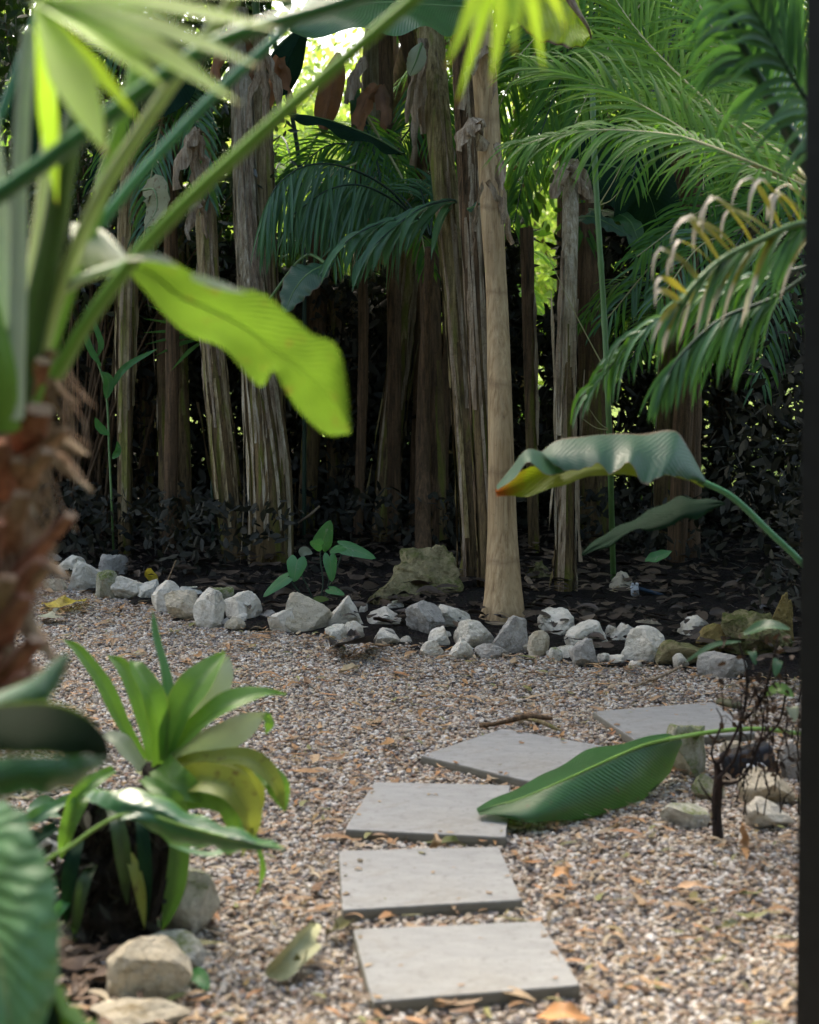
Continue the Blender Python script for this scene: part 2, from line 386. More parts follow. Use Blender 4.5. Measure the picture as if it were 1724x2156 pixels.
def gn_scatter(obj, coll, density, smin, smax, dz):
    ng = bpy.data.node_groups.new('scatter', 'GeometryNodeTree')
    ng.interface.new_socket('Geometry', in_out='INPUT', socket_type='NodeSocketGeometry')
    ng.interface.new_socket('Geometry', in_out='OUTPUT', socket_type='NodeSocketGeometry')
    n = ng.nodes; L = ng.links
    gi = n.new('NodeGroupInput'); go = n.new('NodeGroupOutput')
    dp = n.new('GeometryNodeDistributePointsOnFaces'); dp.inputs['Density'].default_value = density
    ci = n.new('GeometryNodeCollectionInfo'); ci.inputs[0].default_value = coll; ci.inputs['Separate Children'].default_value = True
    io = n.new('GeometryNodeInstanceOnPoints'); io.inputs['Pick Instance'].default_value = True
    rv = n.new('FunctionNodeRandomValue'); rv.data_type = 'FLOAT_VECTOR'
    rv.inputs[0].default_value = (-.45, -.45, 0); rv.inputs[1].default_value = (.45, .45, 6.28)
    rs = n.new('FunctionNodeRandomValue'); rs.data_type = 'FLOAT'; rs.inputs[2].default_value = 0; rs.inputs[3].default_value = 1
    pw = n.new('ShaderNodeMath'); pw.operation = 'POWER'; pw.inputs[1].default_value = 1.7
    mr = n.new('ShaderNodeMapRange'); mr.inputs['To Min'].default_value = smin; mr.inputs['To Max'].default_value = smax
    L.new(rs.outputs[1], pw.inputs[0]); L.new(pw.outputs[0], mr.inputs['Value'])
    sp = n.new('GeometryNodeSetPosition')
    ro = n.new('FunctionNodeRandomValue'); ro.data_type = 'FLOAT_VECTOR'; ro.inputs[0].default_value = (0, 0, 0); ro.inputs[1].default_value = (0, 0, dz); ro.inputs['Seed'].default_value = 5
    jg = n.new('GeometryNodeJoinGeometry')
    L.new(gi.outputs[0], dp.inputs[0]); L.new(dp.outputs['Points'], sp.inputs[0]); L.new(ro.outputs[0], sp.inputs['Offset'])
    L.new(sp.outputs[0], io.inputs['Points']); L.new(ci.outputs[0], io.inputs['Instance'])
    L.new(rv.outputs[0], io.inputs['Rotation']); L.new(mr.outputs['Result'], io.inputs['Scale'])
    L.new(io.outputs[0], jg.inputs[0]); L.new(gi.outputs[0], jg.inputs[0]); L.new(jg.outputs[0], go.inputs[0])
    md = obj.modifiers.new('scatter', 'NODES'); md.node_group = ng
gn_scatter(gravel, pcol, 8200, .0046, .0122, .008)

# ------------------------------------------------------------------ stepping slabs
def slabmat():
    m, nt, out = newmat('slab_stone'); tc = N(nt, 'ShaderNodeTexCoord'); oi = N(nt, 'ShaderNodeObjectInfo')
    o = N(nt, 'ShaderNodeVectorMath', {0: tc.outputs['Object'], 1: (0, 0, 0)}, operation='ADD').outputs[0]
    mp = N(nt, 'ShaderNodeMapping', {0: o}); mp.inputs['Scale'].default_value = (1, 3.2, 1)
    a = noise_n(nt, mp.outputs[0], 6, 8, .68); b = noise_n(nt, o, 180, 4, .7); c = noise_n(nt, o, 2.2, 5, .6); s = noise_n(nt, o, 26, 6, .75)
    col = mixc(nt, M_(nt, 'MULTIPLY', M_(nt, 'SUBTRACT', a, .35), 2.4, clamp=True), (.255, .257, .25), (.38, .38, .365))
    col = mixc(nt, M_(nt, 'MULTIPLY', M_(nt, 'SUBTRACT', c, .5), 2.6, clamp=True), col, (.30, .285, .25))
    col = mixc(nt, M_(nt, 'MULTIPLY', M_(nt, 'SUBTRACT', s, .54), 6, clamp=True), col, (.16, .155, .14))
    vs = N(nt, 'ShaderNodeTexVoronoi', {'Vector': o, 'Scale': 75.})
    col = mixc(nt, M_(nt, 'MULTIPLY', M_(nt, 'SUBTRACT', .16, vs.outputs['Distance']), 9, clamp=True), col, (.12, .11, .095))
    col = mixc(nt, M_(nt, 'MULTIPLY', M_(nt, 'SUBTRACT', noise_n(nt, o, 4.5, 7, .7, dist=1.2), .54), 5, clamp=True), col, (.22, .20, .165))
    col = mixc(nt, M_(nt, 'MULTIPLY', b, .3), col, (.24, .24, .235))
    geo = N(nt, 'ShaderNodeNewGeometry'); sz = N(nt, 'ShaderNodeSeparateXYZ', {0: geo.outputs['True Normal']})
    side = M_(nt, 'SUBTRACT', 1, M_(nt, 'MULTIPLY', sz.outputs[2], 1.3), clamp=True)
    col = mixc(nt, M_(nt, 'MULTIPLY', side, .8), col, (.13, .115, .075))
    hs = N(nt, 'ShaderNodeHueSaturation', {'Color': col, 'Value': M_(nt, 'ADD', .88, M_(nt, 'MULTIPLY', oi.outputs['Random'], .24))})
    h = M_(nt, 'ADD', M_(nt, 'MULTIPLY', a, .7), M_(nt, 'MULTIPLY', b, .35))
    bp = N(nt, 'ShaderNodeBump', {'Strength': .6, 'Distance': .004, 'Height': h})
    pb = N(nt, 'ShaderNodeBsdfPrincipled', {'Base Color': hs.outputs[0], 'Roughness': .8, 'Normal': bp.outputs[0]})
    nt.links.new(pb.outputs[0], out.inputs[0]); return m
slm = slabmat()
SLABS = [
    ([(742, 1955), (1140, 1938), (1222, 2073), (783, 2108)], 'large square grey stepping stone at the near end of the path'),
    ([(713, 1790), (1050, 1781), (1100, 1893), (720, 1915)], 'pale grey stepping stone lying second from the near end of the path'),
    ([(788, 1645), (1075, 1652), (1065, 1762), (725, 1745)], 'grey stepping stone under the tip of the fallen green leaf, middle of the five'),
    ([(885, 1590), (1057, 1533), (1285, 1572), (1118, 1645)], 'grey stepping stone turned like a diamond behind the fallen green leaf'),
    ([(1247, 1497), (1502, 1477), (1590, 1543), (1340, 1560)], 'darker grey stepping stone farthest along the path, beside the leafy twigs')]
for k, (cs, lab) in enumerate(SLABS):
    w_ = [G(x, y, .042) for x, y in cs]
    c = sum(w_, V3())/4; m = MB(); r = random.Random(k+3)
    loc = [p-c for p in w_]
    # outline with many points, slightly chipped
    outl = []
    for i in range(4):
        a, b = loc[i], loc[(i+1) % 4]; nn = V3((b.y-a.y, a.x-b.x, 0)).normalized()
        for j in range(26):
            t = j/26; p = a.lerp(b, t)
            e = min(t, 1-t)
            chip = .0022*noise.noise(V3((p.x*18, p.y*18, k)))+(.004 if e < .012 else 0)
            p = p + nn*(chip if nn.dot(p) < 0 else -chip); p.z = .0; outl.append(p)
    def ring(s, z): return [V3((p.x*s, p.y*s, z)) for p in outl]
    rows = [ring(1.0, -.045), ring(1.004, -.02), ring(1.0, -.006), ring(.994, -.0012), ring(.986, 0)]
    for s_ in (.8, .5, .2): rows.append(ring(s_, 0))
    m.grid(rows, closed=True); m.poly(rows[-1])
    # winding check: make top face up
    o = m.build('stepping_stone', slm, smooth=False); o.location = c
    import bmesh
    bm = bmesh.new(); bm.from_mesh(o.data); bmesh.ops.recalc_face_normals(bm, faces=bm.faces); 
    top = max(bm.faces, key=lambda f: f.calc_center_median().z)
    if top.normal.z < 0: bmesh.ops.reverse_faces(bm, faces=bm.faces)
    bm.to_mesh(o.data); bm.free()
    tag(o, lab, 'stepping stone', 'stepping stones of the gravel path')

# ------------------------------------------------------------------ rocks
RM = {
    'w': rockmat('limestone', (.84, .78, .66), (.70, .63, .51)),
    'p': rockmat('pale_limestone_mossy', (.72, .69, .60), (.54, .51, .42), .3),
    'm': rockmat('mossy_limestone', (.48, .46, .36), (.34, .31, .22), .75, (.11, .15, .03)),
    'g': rockmat('grey_limestone', (.48, .45, .40), (.27, .25, .23)),
    't': rockmat('tan_limestone', (.66, .58, .44), (.48, .40, .27)),
    'y': rockmat('yellow_limestone', (.36, .27, .10), (.18, .13, .05), .35, (.12, .13, .02)),
    'd': rockmat('dark_mossy_boulder', (.34, .29, .16), (.15, .125, .06), .66, (.09, .105, .025), .8),
}
def rock_mesh(name, w, dp, h, seed, mat, sub=4, rough=1.):
    import bmesh
    bm = bmesh.new(); bmesh.ops.create_icosphere(bm, subdivisions=sub, radius=1)
    r = random.Random(seed*13+5); q = V3((seed*3.7, seed*1.3, 0))
    planes = []
    for _ in range(r.randint(8, 11)):
        n = V3((r.gauss(0, 1), r.gauss(0, 1), r.gauss(0.1, .9))).normalized(); planes.append((n, r.uniform(.42, .82)))
    for v in bm.verts:
        p = v.co.copy()
        p *= 1+.16*noise.noise(p*.9+q)
        for n, hh in planes:
            e = p.dot(n)-hh
            if e > 0: p -= n*e*.93
        p *= 1+rough*(.10*noise.noise(p*2.3+q)+.065*noise.noise(p*5+q)+.035*noise.noise(p*11+q)+.02*noise.noise(p*22+q))
        if p.z < -.45: p.z = -.45-(p.z+.45)*-.25
        v.co = p
    xs = [v.co.x for v in bm.verts]; ys = [v.co.y for v in bm.verts]; zs = [v.co.z for v in bm.verts]
    for v in bm.verts:
        v.co.x = (v.co.x-(max(xs)+min(xs))/2)/(max(xs)-min(xs))*w
        v.co.y = (v.co.y-(max(ys)+min(ys))/2)/(max(ys)-min(ys))*dp
        v.co.z = (v.co.z-min(zs))/(max(zs)-min(zs))*h*1.14-.06*h
    m = bpy.data.meshes.new(name); bm.to_mesh(m); bm.free(); m.materials.append(mat)
    o = bpy.data.objects.new(name, m); C.objects.link(o); return o
# (x, y of foot, width, height) as seen, stone, label
ROCKS = [
 (105,1206,50,32,'w','small white edging rock half hidden behind the red-brown palm trunk'),
 (150,1222,62,42,'w','pale edging rock just beside the palm trunk, between it and the mossy lump'),
 (183,1248,78,55,'p','big pale edging rock with moss specks beside the dark grey one'),
 (226,1264,56,50,'m','bright mossy green edging rock at the far end of the border'),
 (236,1222,52,44,'g','dark grey craggy rock behind the bright mossy one'),
 (264,1265,76,40,'w','long low pale rock to the right of the bright mossy one'),
 (312,1268,52,36,'p','low knobbly pale rock below the upright yellow leaf'),
 (112,1250,42,24,'t','little tan rock above the large yellow fallen leaf'),
 (352,1294,58,54,'w','pale rock behind the round cream rock at the border bend'),
 (383,1312,68,52,'t','round cream rock with dark base at the border bend'),
 (392,1272,60,28,'p','thin mossy rock lying behind the round cream rock'),
 (438,1328,60,68,'w','tall upright white rock leaning over the gravel'),
 (464,1290,55,44,'m','green mossy rock wedged behind the tall upright white one'),
 (510,1315,70,54,'w','smooth white rock alone right of the tall upright one'),
 (493,1332,40,26,'t','small rock on the gravel below the smooth white one'),
 (562,1312,32,20,'g','tiny grey rock in the gap before the big cream rocks'),
 (592,1336,60,44,'w','pale wedge rock leaning on the widest cream rock'),
 (658,1334,104,70,'t','widest cream rock below the heart-leaved plant'),
 (724,1328,78,58,'w','white faceted rock right of the widest cream rock'),
 (712,1354,46,28,'p','small pale rock in front of the white faceted rock'),
 (747,1352,38,34,'w','small pointed white rock beside dark fallen leaves'),
 (764,1302,20,24,'w','sliver of white rock standing behind the faceted rock'),
 (818,1328,78,38,'w','flat topped white rock in front of the mossy boulder'),
 (810,1362,56,30,'w','flat white rock lying low on the gravel near dark leaves'),
 (892,1342,76,58,'g','large grey angular rock below the mossy boulder'),
 (835,1298,44,26,'p','small pale rock under the front of the mossy boulder'),
 (955,1334,68,48,'w','white block rock between the grey angular one and pale trunk'),
 (925,1365,48,36,'w','small white rock below the white block rock'),
 (909,1385,44,30,'w','small triangular white rock at the gravel edge'),
 (1002,1370,76,52,'w','large white rock just left of the foot of the pale trunk'),
 (970,1392,50,38,'w','rounded white rock in front row below the large white one'),
 (1036,1392,64,28,'g','flat bluish rock before the foot of the pale trunk'),
 (1077,1380,68,64,'g','dark grey peaked rock at the foot of the pale trunk'),
 (1138,1388,44,46,'t','small upright tan rock among dry leaves'),
 (1174,1350,68,52,'w','white rock with a square shoulder right of the pale trunk'),
 (1234,1374,88,52,'w','wide white block rock joined to the square shouldered one'),
 (1230,1408,54,48,'g','blue-grey crumpled rock standing on the gravel'),
 (1183,1392,58,26,'w','low white rock behind the blue-grey crumpled rock'),
 (1286,1354,20,30,'w','thin white rock against a dark stem base'),
 (1316,1362,52,38,'w','pale rounded rock behind the largest white rock'),
 (1360,1400,84,64,'w','largest flat faced white rock of the border'),
 (1372,1338,62,26,'t','long tan rock behind the largest flat faced white rock'),
 (1463,1358,60,48,'w','white rock with a rounded peak next to the yellow one'),
 (1506,1388,72,58,'y','ochre yellow craggy rock beside the big mossy boulder'),
 (1440,1408,98,48,'d','low dark mossy rock in front of the white peaked rock'),
 (1526,1430,94,44,'g','smooth blue-grey rock lying on the gravel before the mossy boulder'),
 (1300,1402,34,18,'w','pebble sized white rock at the gravel edge'),
 (1338,1412,28,15,'w','tiny white rock below the largest flat faced one'),
 (1308,1276,44,56,'t','tan pointed rock standing in the bed against the white cable box'),
 (1452,1642,84,88,'m','mossy cream rock right of the fallen green leaf'),
 (1492,1690,62,42,'m','greenish rock behind the dark twiggy stem'),
 (1622,1704,100,60,'t','lumpy tan rock above the white rock on the path edge'),
 (1622,1750,94,50,'w','white domed rock near the dark post'),
 (1446,1750,92,40,'p','flat triangular greenish rock left of the twiggy stem'),
 (1668,1645,50,60,'g','grey rock beside the dark post and white socket box'),
 (1545,1612,50,38,'t','small tan rock behind the twiggy stem'),
 (105,1815,64,50,'p','small rock in the shade beside the stump plant'),
 (322,1895,70,95,'t','upright cream rock beside the dark stump'),
 (392,1978,112,118,'p','rounded cream rock touching the strap-leaved plant stump'),
 (352,2050,150,50,'p','low tan rock behind the large nearest rock'),
 (308,2128,160,112,'t','large smooth cream rock nearest on the near bed edge'),
 (285,2190,190,45,'t','pale flat rock at the very near edge of the bed'),
]
for k, (x, y, w_, h_, kind, lab) in enumerate(ROCKS):
    p = G(x, y); pm = F/(p-CAM).dot(FW); W = w_/pm*1.16; H = h_/pm*1.22; D = W*rnd.uniform(.7, .95)
    H = max(H-.06*D, H*.85)
    o = rock_mesh('edging_rock', W, D, H, k+1, RM[kind])
    o.location = (p.x, p.y+D*.42, .004); o.rotation_euler = (rnd.uniform(-.08, .08), rnd.uniform(-.1, .1), rnd.uniform(-.25, .25))
    tag(o, lab, 'rock', 'rocks edging the planting bed' if k < 49 else 'rocks beside the gravel path')
for x, y, w_, h_, kind, lab, sd_ in [
    (905, 1288, 150, 118, 'd', 'biggest mossy boulder behind the edging rocks, left of the pale trunk', 101),
    (830, 1296, 120, 75, 'd', 'lower tan and moss covered boulder leaning on the biggest one', 105),
    (1135, 1262, 66, 66, 'd', 'small mossy boulder just behind the foot of the pale trunk', 107),
    (1612, 1408, 150, 98, 'd', 'wide mossy boulder next to the dark post', 110),
    (1655, 1395, 60, 128, 'y', 'upright ochre boulder behind the wide mossy one by the post', 112)]:
    p = G(x, y); pm = F/(p-CAM).dot(FW); W = w_/pm*1.05; D = W*.8; H = h_/pm*1.0
    o = rock_mesh('boulder', W, D, H, sd_, RM[kind], 5, 1.9); o.location = (p.x, p.y+D*.45+.12, .0)
    tag(o, lab, 'boulder', 'mossy boulders in the bed')

# small filler stones between the named ones
rf_ = random.Random(77); FILL = []
adj = ['chalky', 'dusty', 'chipped', 'wedge shaped', 'blocky', 'thin', 'stubby', 'angular']
for k, x in enumerate(range(170, 1500, 58)):
    base = interp([V3((a, b, 0)) for a, b in [(100, 1222), (250, 1268), (350, 1296), (440, 1322), (595, 1340), (720, 1350), (900, 1370), (1000, 1384), (1230, 1402), (1360, 1406), (1500, 1420)]], 0) 
    ys = [(100, 1222), (250, 1262), (350, 1290), (440, 1312), (595, 1328), (720, 1342), (900, 1362), (1000, 1376), (1230, 1394), (1360, 1400), (1520, 1410)]
    for (xa, ya), (xb, yb) in zip(ys, ys[1:]):
        if xa <= x <= xb: yy = ya+(yb-ya)*(x-xa)/(xb-xa)
    near = min(ROCKS[:49], key=lambda q: abs(q[0]-x)+abs(q[1]-yy))
    xx = x+rf_.uniform(-14, 14); yy += rf_.uniform(-16, 12); sc_ = rf_.uniform(22, 42)
    p = G(xx, yy); pm = F/(p-CAM).dot(FW); W = sc_/pm
    o = rock_mesh('edging_rock', W, W*rf_.uniform(.6, 1), W*rf_.uniform(.5, .85), 300+k, RM[rf_.choice('wwpgt')], 3)
    o.location = (p.x, p.y+W*.3, .002); o.rotation_euler = (rf_.uniform(-.3, .3), rf_.uniform(-.3, .3), rf_.uniform(0, 3))
    side = 'before' if yy > near[1] else 'behind'
    tag(o, ('little filler stone just %s the %s' % (side, ' '.join(near[5].split()[:10]))), 'rock', 'rocks edging the planting bed')
# ------------------------------------------------------------------ leaf litter
def littermat(name, stops, rough=.6):
    m, nt, out = newmat(name); geo = N(nt, 'ShaderNodeNewGeometry'); tc = N(nt, 'ShaderNodeTexCoord')
    cr = ramp(nt, geo.outputs['Random Per Island'], stops)
    a = noise_n(nt, tc.outputs['Object'], 60, 5, .6)
    col = mixc(nt, M_(nt, 'MULTIPLY', a, .6), cr, (.08, .05, .03))
    bp = N(nt, 'ShaderNodeBump', {'Strength': .6, 'Distance': .003, 'Height': a})
    pb = N(nt, 'ShaderNodeBsdfPrincipled', {'Base Color': col, 'Roughness': rough, 'Normal': bp.outputs[0]})
    nt.links.new(pb.outputs[0], out.inputs[0]); return m
lit1 = littermat('dry_leaf', [(0, (.50, .22, .07)), (.2, (.50, .34, .19)), (.4, (.22, .12, .06)), (.55, (.50, .26, .09)), (.7, (.55, .45, .30)), (.82, (.12, .08, .05)), (.93, (.25, .28, .08)), (1, (.4, .17, .07))])
lit2 = littermat('shaded_bed_leaf', [(0, (.022, .018, .015)), (.45, (.028, .021, .016)), (.85, (.02, .017, .014)), (.95, (.05, .034, .022)), (.985, (.2, .15, .10)), (1, (.04, .05, .02))], .5)  # bed leaf tones lowered to carry the shade behind the rocks
lit3 = littermat('heap_dry_leaf', [(0, (.16, .09, .05)), (.3, (.24, .15, .09)), (.6, (.08, .055, .04)), (.8, (.34, .24, .16)), (1, (.12, .08, .05))])
def flat_leaf(m, p, L, W, az, r, lift=.5, n=5, curl=.5):
    d = V3((math.cos(az), math.sin(az), 0)); cl = []
    b = r.uniform(-curl, curl)*L
    sv = V3((-d.y, d.x, 0))*r.uniform(-.25, .25)*L
    for i in range(n+1):
        t = i/n
        cl.append(p+d*(L*(t-.5))+sv*(4*(t-.5)**2)+V3((0, 0, abs(b)*(4*(t-.5)**2)*.35 if b > 0 else abs(b)*(1-4*(t-.5)**2)*.35)))
    tilt = V3((r.uniform(-.5, .5)*lift, r.uniform(-.5, .5)*lift, 1))
    blade(m, cl, [W*math.sin(math.pi*min(1, (.08+.9*i/n)))**.8 for i in range(n+1)], tilt, 2, r.uniform(-.2, .6))
m = MB(); r = random.Random(3); k = 0
while k < 4600:
    y = r.uniform(3.2, 10.6); x = r.uniform(-.3*y-.2, .3*y+.2)
    if y > rock_y(x)-.02: continue
    dr = rock_y(x)-y
    if r.random() > .45+.55*math.exp(-dr/1.0)+.15*nz(x, y, 1.7): continue
    big = r.random() < .12
    L = r.uniform(.06, .12) if big else r.uniform(.03, .07)
    flat_leaf(m, V3((x, y, .021+r.random()*.009)), L, L*r.uniform(.07, .17), r.uniform(0, 6.28), r, .5); k += 1
for cs, _l in SLABS:
    for k in range(16):
        u, v = r.random(), r.random(); u = u if r.random() < .5 else round(u)*.94+.03; pa = G(*cs[0], .044).lerp(G(*cs[1], .044), u); pb_ = G(*cs[3], .044).lerp(G(*cs[2], .044), u)
        L = r.uniform(.006, .028); flat_leaf(m, pa.lerp(pb_, .04+.92*v), L, L*r.uniform(.12, .4), r.uniform(0, 6.28), r, .2)
tag(m.build('leaf_litter', lit1), 'small brown and orange dry leaves strewn over the gravel', None, None, 'stuff')
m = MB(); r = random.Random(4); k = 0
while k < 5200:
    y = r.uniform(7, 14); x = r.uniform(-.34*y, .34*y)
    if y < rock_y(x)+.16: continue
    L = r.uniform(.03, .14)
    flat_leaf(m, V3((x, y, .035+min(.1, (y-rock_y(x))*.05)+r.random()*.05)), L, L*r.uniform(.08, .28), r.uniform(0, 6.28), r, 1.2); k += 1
tag(m.build('leaf_mulch', lit2), 'dead leaves covering the planting bed, darkened to carry its shade', None, None, 'stuff')
m = MB(); r = random.Random(14)
for k in range(420):
    x = r.uniform(-1.15, -.62); y = r.uniform(3.1, 4.35)
    if x > -.62-.12*(4.4-y): pass
    L = r.uniform(.03, .1); flat_leaf(m, V3((x, y, .02+r.random()*.03)), L, L*r.uniform(.12, .32), r.uniform(0, 6.28), r, 1.2)
tag(m.build('leaf_mulch', lit3), 'brown dry leaves heaped under the strap-leaved plant', None, None, 'stuff')
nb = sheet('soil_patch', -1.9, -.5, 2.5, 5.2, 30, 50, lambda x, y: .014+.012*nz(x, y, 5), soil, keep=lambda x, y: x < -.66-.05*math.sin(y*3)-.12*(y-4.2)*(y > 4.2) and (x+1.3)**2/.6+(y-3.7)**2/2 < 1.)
# ------------------------------------------------------------------ leaf clouds (fast)
def cloud(name, pos, dr, nrm, L, W, mat, parent=None, bend=.18, fold=.12):
    pos = np.asarray(pos, float); dr = np.asarray(dr, float); nrm = np.asarray(nrm, float)
    n = len(pos); dr /= np.linalg.norm(dr, axis=1)[:, None]+1e-9
    s = np.cross(dr, nrm); s /= np.linalg.norm(s, axis=1)[:, None]+1e-9; nn = np.cross(s, dr)
    L = np.broadcast_to(L, n)[:, None]; W = np.broadcast_to(W, n)[:, None]
    T = [(0, 0, 0), (.32, -.5, 0), (.32, 0, -1), (.32, .5, 0), (.72, -.36, 0), (.72, 0, -1), (.72, .36, 0), (1, 0, 0)]
    V = np.zeros((n, 8, 3))
    for k, (t, a, f) in enumerate(T):
        V[:, k] = pos+dr*L*t+s*W*a+nn*(W*fold*f)-nn*L*bend*t*t
    tri = np.array([[0, 2, 1], [0, 3, 2], [4, 5, 7], [5, 6, 7]]); quad = np.array([[1, 2, 5, 4], [2, 3, 6, 5]])
    m = bpy.data.meshes.new(name); m.vertices.add(n*8); m.vertices.foreach_set('co', V.ravel())
    off = (np.arange(n)*8)[:, None]
    lt = (off[:, :, None]+tri[None]).reshape(n, 12); lq = (off[:, :, None]+quad[None]).reshape(n, 8)
    loops = np.concatenate([lt, lq], 1).ravel()
    tot = np.tile(np.array([3, 3, 3, 3, 4, 4]), n); st = np.concatenate([[0], np.cumsum(tot)[:-1]])
    m.loops.add(len(loops)); m.loops.foreach_set('vertex_index', loops.astype(np.int32))
    m.polygons.add(len(tot)); m.polygons.foreach_set('loop_start', st.astype(np.int32)); m.polygons.foreach_set('loop_total', tot.astype(np.int32))
    m.update(calc_edges=True)
    uv = np.array([(.5+a, t) for t, a, f in T]); ul = m.uv_layers.new(name='UVMap')
    ul.data.foreach_set('uv', uv[loops % 8].astype(np.float32).ravel())
    m.polygons.foreach_set('use_smooth', np.ones(len(tot), dtype=bool))
    m.materials.append(mat); o = bpy.data.objects.new(name, m); C.objects.link(o)
    if parent is not None: o.parent = parent
    return o
NR = np.random.default_rng(11)
def rdir(n, z=0., zs=1.):
    d = NR.normal(size=(n, 3)); d[:, 2] = d[:, 2]*zs+z; return d

# ------------------------------------------------------------------ leaf materials
BG = dict(veins=0, var=.5)
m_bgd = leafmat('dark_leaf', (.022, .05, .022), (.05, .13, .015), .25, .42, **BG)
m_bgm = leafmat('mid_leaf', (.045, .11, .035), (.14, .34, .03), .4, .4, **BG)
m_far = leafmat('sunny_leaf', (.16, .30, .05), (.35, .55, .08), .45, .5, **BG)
m_thk = leafmat('shade_leaf', (.040, .044, .038), (.012, .025, .004), .12, .6, spec=.2, **BG)  # dull dark colour stands in for the shade under the canopy
m_shr = leafmat('glossy_shrub_leaf', (.035, .05, .035), (.08, .16, .02), .2, .24, var=.6, spec=.9)
m_frn = leafmat('palm_leaflet', (.05, .16, .03), (.20, .50, .04), .45, .42, veins=0, var=.4, spec=.3)
m_frt = leafmat('teal_palm_leaflet', (.055, .16, .075), (.10, .30, .05), .25, .30, var=.35, tipc=(.22, .13, .06), tip0=.96)
m_frb = leafmat('bright_palm_leaflet', (.085, .22, .035), (.28, .58, .06), .5, .42, var=.4, spec=.25)
m_fdry = leafmat('half_dry_leaflet', (.14, .17, .04), (.34, .34, .04), .35, .5, var=.3, tipc=(.58, .52, .42), tip0=.52)
m_rach = plainmat('rachis', (.36, .34, .16), .5, 30, .3)
m_rachg = plainmat('green_rachis', (.10, .20, .06), .42, 14, .4, .002, .6)
m_rachd = plainmat('dark_rachis', (.02, .05, .03), .45, 14, .4)
m_ban = leafmat('banana_leaf_green', (.026, .11, .034), (.10, .28, .03), .25, .25, .45, 58, 26, mid=.5, spec=.6, spots=.1)
m_lime = leafmat('banana_leaf_lime', (.08, .165, .03), (.095, .19, .018), .6, .4, 1.6, 26, 14, mid=.0, var=.7, spots=.45, spotc=(.14, .11, .02))
m_limep = leafmat('banana_leaf_pale', (.34, .42, .34), (.30, .46, .22), .3, .42, .25, 26, 14, var=.2)
m_teal = leafmat('banana_leaf_teal', (.018, .075, .045), (.08, .26, .06), .2, .38, .3, 30, 9, edgec=(.10, .07, .03), spec=.5)
m_olive = leafmat('banana_leaf_under', (.10, .17, .02), (.30, .42, .02), .45, .5, .8, 30, 9, tipc=(.35, .10, .015), tip0=.86)
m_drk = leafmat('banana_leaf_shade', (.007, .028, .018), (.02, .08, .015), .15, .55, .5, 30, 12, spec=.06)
m_heart = leafmat('heart_leaf', (.05, .20, .07), (.12, .42, .06), .3, .28, .25, 8, 6, mid=.5, spots=.15, spotc=(.25, .35, .2))
m_strap = leafmat('strap_leaf', (.08, .21, .05), (.16, .38, .04), .45, .36, .35, 3, .0, mid=.2, edgec=(.22, .34, .06), var=.35)
m_strapo = leafmat('strap_leaf_old', (.19, .27, .07), (.28, .36, .05), .45, .42, .3, 3, .0, spots=.5, var=.3)
m_arum = leafmat('glossy_arum_leaf', (.025, .11, .045), (.06, .22, .03), .2, .22, .4, 14, 9, mid=.4, edgec=(.10, .26, .04), spec=.8)
m_fan = leafmat('fan_leaf_lime', (.34, .60, .07), (.40, .66, .05), .45, .42, .0, tipc=(.50, .17, .05), tip0=.94, var=.3)
m_fgb = leafmat('broad_ribbed_leaf', (.12, .30, .15), (.14, .36, .08), .25, .33, 1.4, 15, 7, mid=.8, var=.4, spec=.6)
m_fgd = leafmat('broad_dark_leaf', (.005, .012, .006), (.02, .07, .01), .10, .6, .2, 18, 9, edgec=(.10, .16, .01), spec=.03)
m_oldg = leafmat('greyish_old_leaf', (.20, .24, .15), (.2, .26, .1), .25, .5, .25, 20, 10, spots=.8, var=.4)
m_bgc = leafmat('banana_crown_leaf', (.03, .09, .02), (.06, .2, .02), .2, .4, .5, 40, 16)
m_brown = leafmat('dead_leaf', (.20, .11, .055), (.22, .10, .03), .25, .6, .5, 22, 10, var=.6)
m_yel = leafmat('yellow_leaf', (.52, .48, .08), (.60, .55, .06), .35, .45, .5, 18, 10, edgec=(.35, .2, .05), spots=.35)
m_pet = {
 'green': plainmat('petiole_green', (.20, .38, .06), .4, 9, .35, .001, .5),
 'deep': plainmat('petiole_deep_green', (.06, .21, .08), .36, 9, .35, .001, .5),
 'teal': plainmat('petiole_teal', (.06, .20, .13), .36, 9, .3, .001, .5),
 'pale': plainmat('petiole_pale', (.56, .64, .30), .42, 9, .25, .001, .5),
 'white': plainmat('petiole_whitish', (.60, .67, .50), .42, 9, .2, .001, .5),
 'dark': plainmat('petiole_dark', (.05, .10, .025), .4, 9, .4, .001, .5)}
bk_up = barkmat('banana_bark_grey', (.58, .51, .39), (.37, .30, .19), (.12, .09, .055), grime=.4, bump=.014)
bk_mid = barkmat('banana_bark_tan', (.54, .44, .27), (.32, .24, .12), (.07, .05, .03), olive=(.26, .25, .07), grime=.35, bump=.012)
bk_ol = barkmat('banana_bark_olive', (.40, .32, .17), (.24, .19, .08), (.05, .036, .02), olive=(.20, .21, .05), grime=.35, bump=.012)
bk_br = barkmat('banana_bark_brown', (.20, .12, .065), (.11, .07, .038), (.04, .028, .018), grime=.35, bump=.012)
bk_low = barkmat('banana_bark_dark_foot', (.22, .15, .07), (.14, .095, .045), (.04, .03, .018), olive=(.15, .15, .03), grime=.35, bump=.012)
bk_pal = barkmat('smooth_pale_bark', (.54, .40, .235), (.42, .29, .155), (.22, .14, .075), rough=.75, bump=.005, grime=.28, ring=2.2)
bk_dry = barkmat('dry_sheath', (.46, .38, .28), (.30, .22, .14), (.13, .09, .06), bump=.006)
bk_fg = barkmat('red_brown_bark', (.22, .11, .07), (.11, .05, .035), (.03, .02, .016), bump=.01)

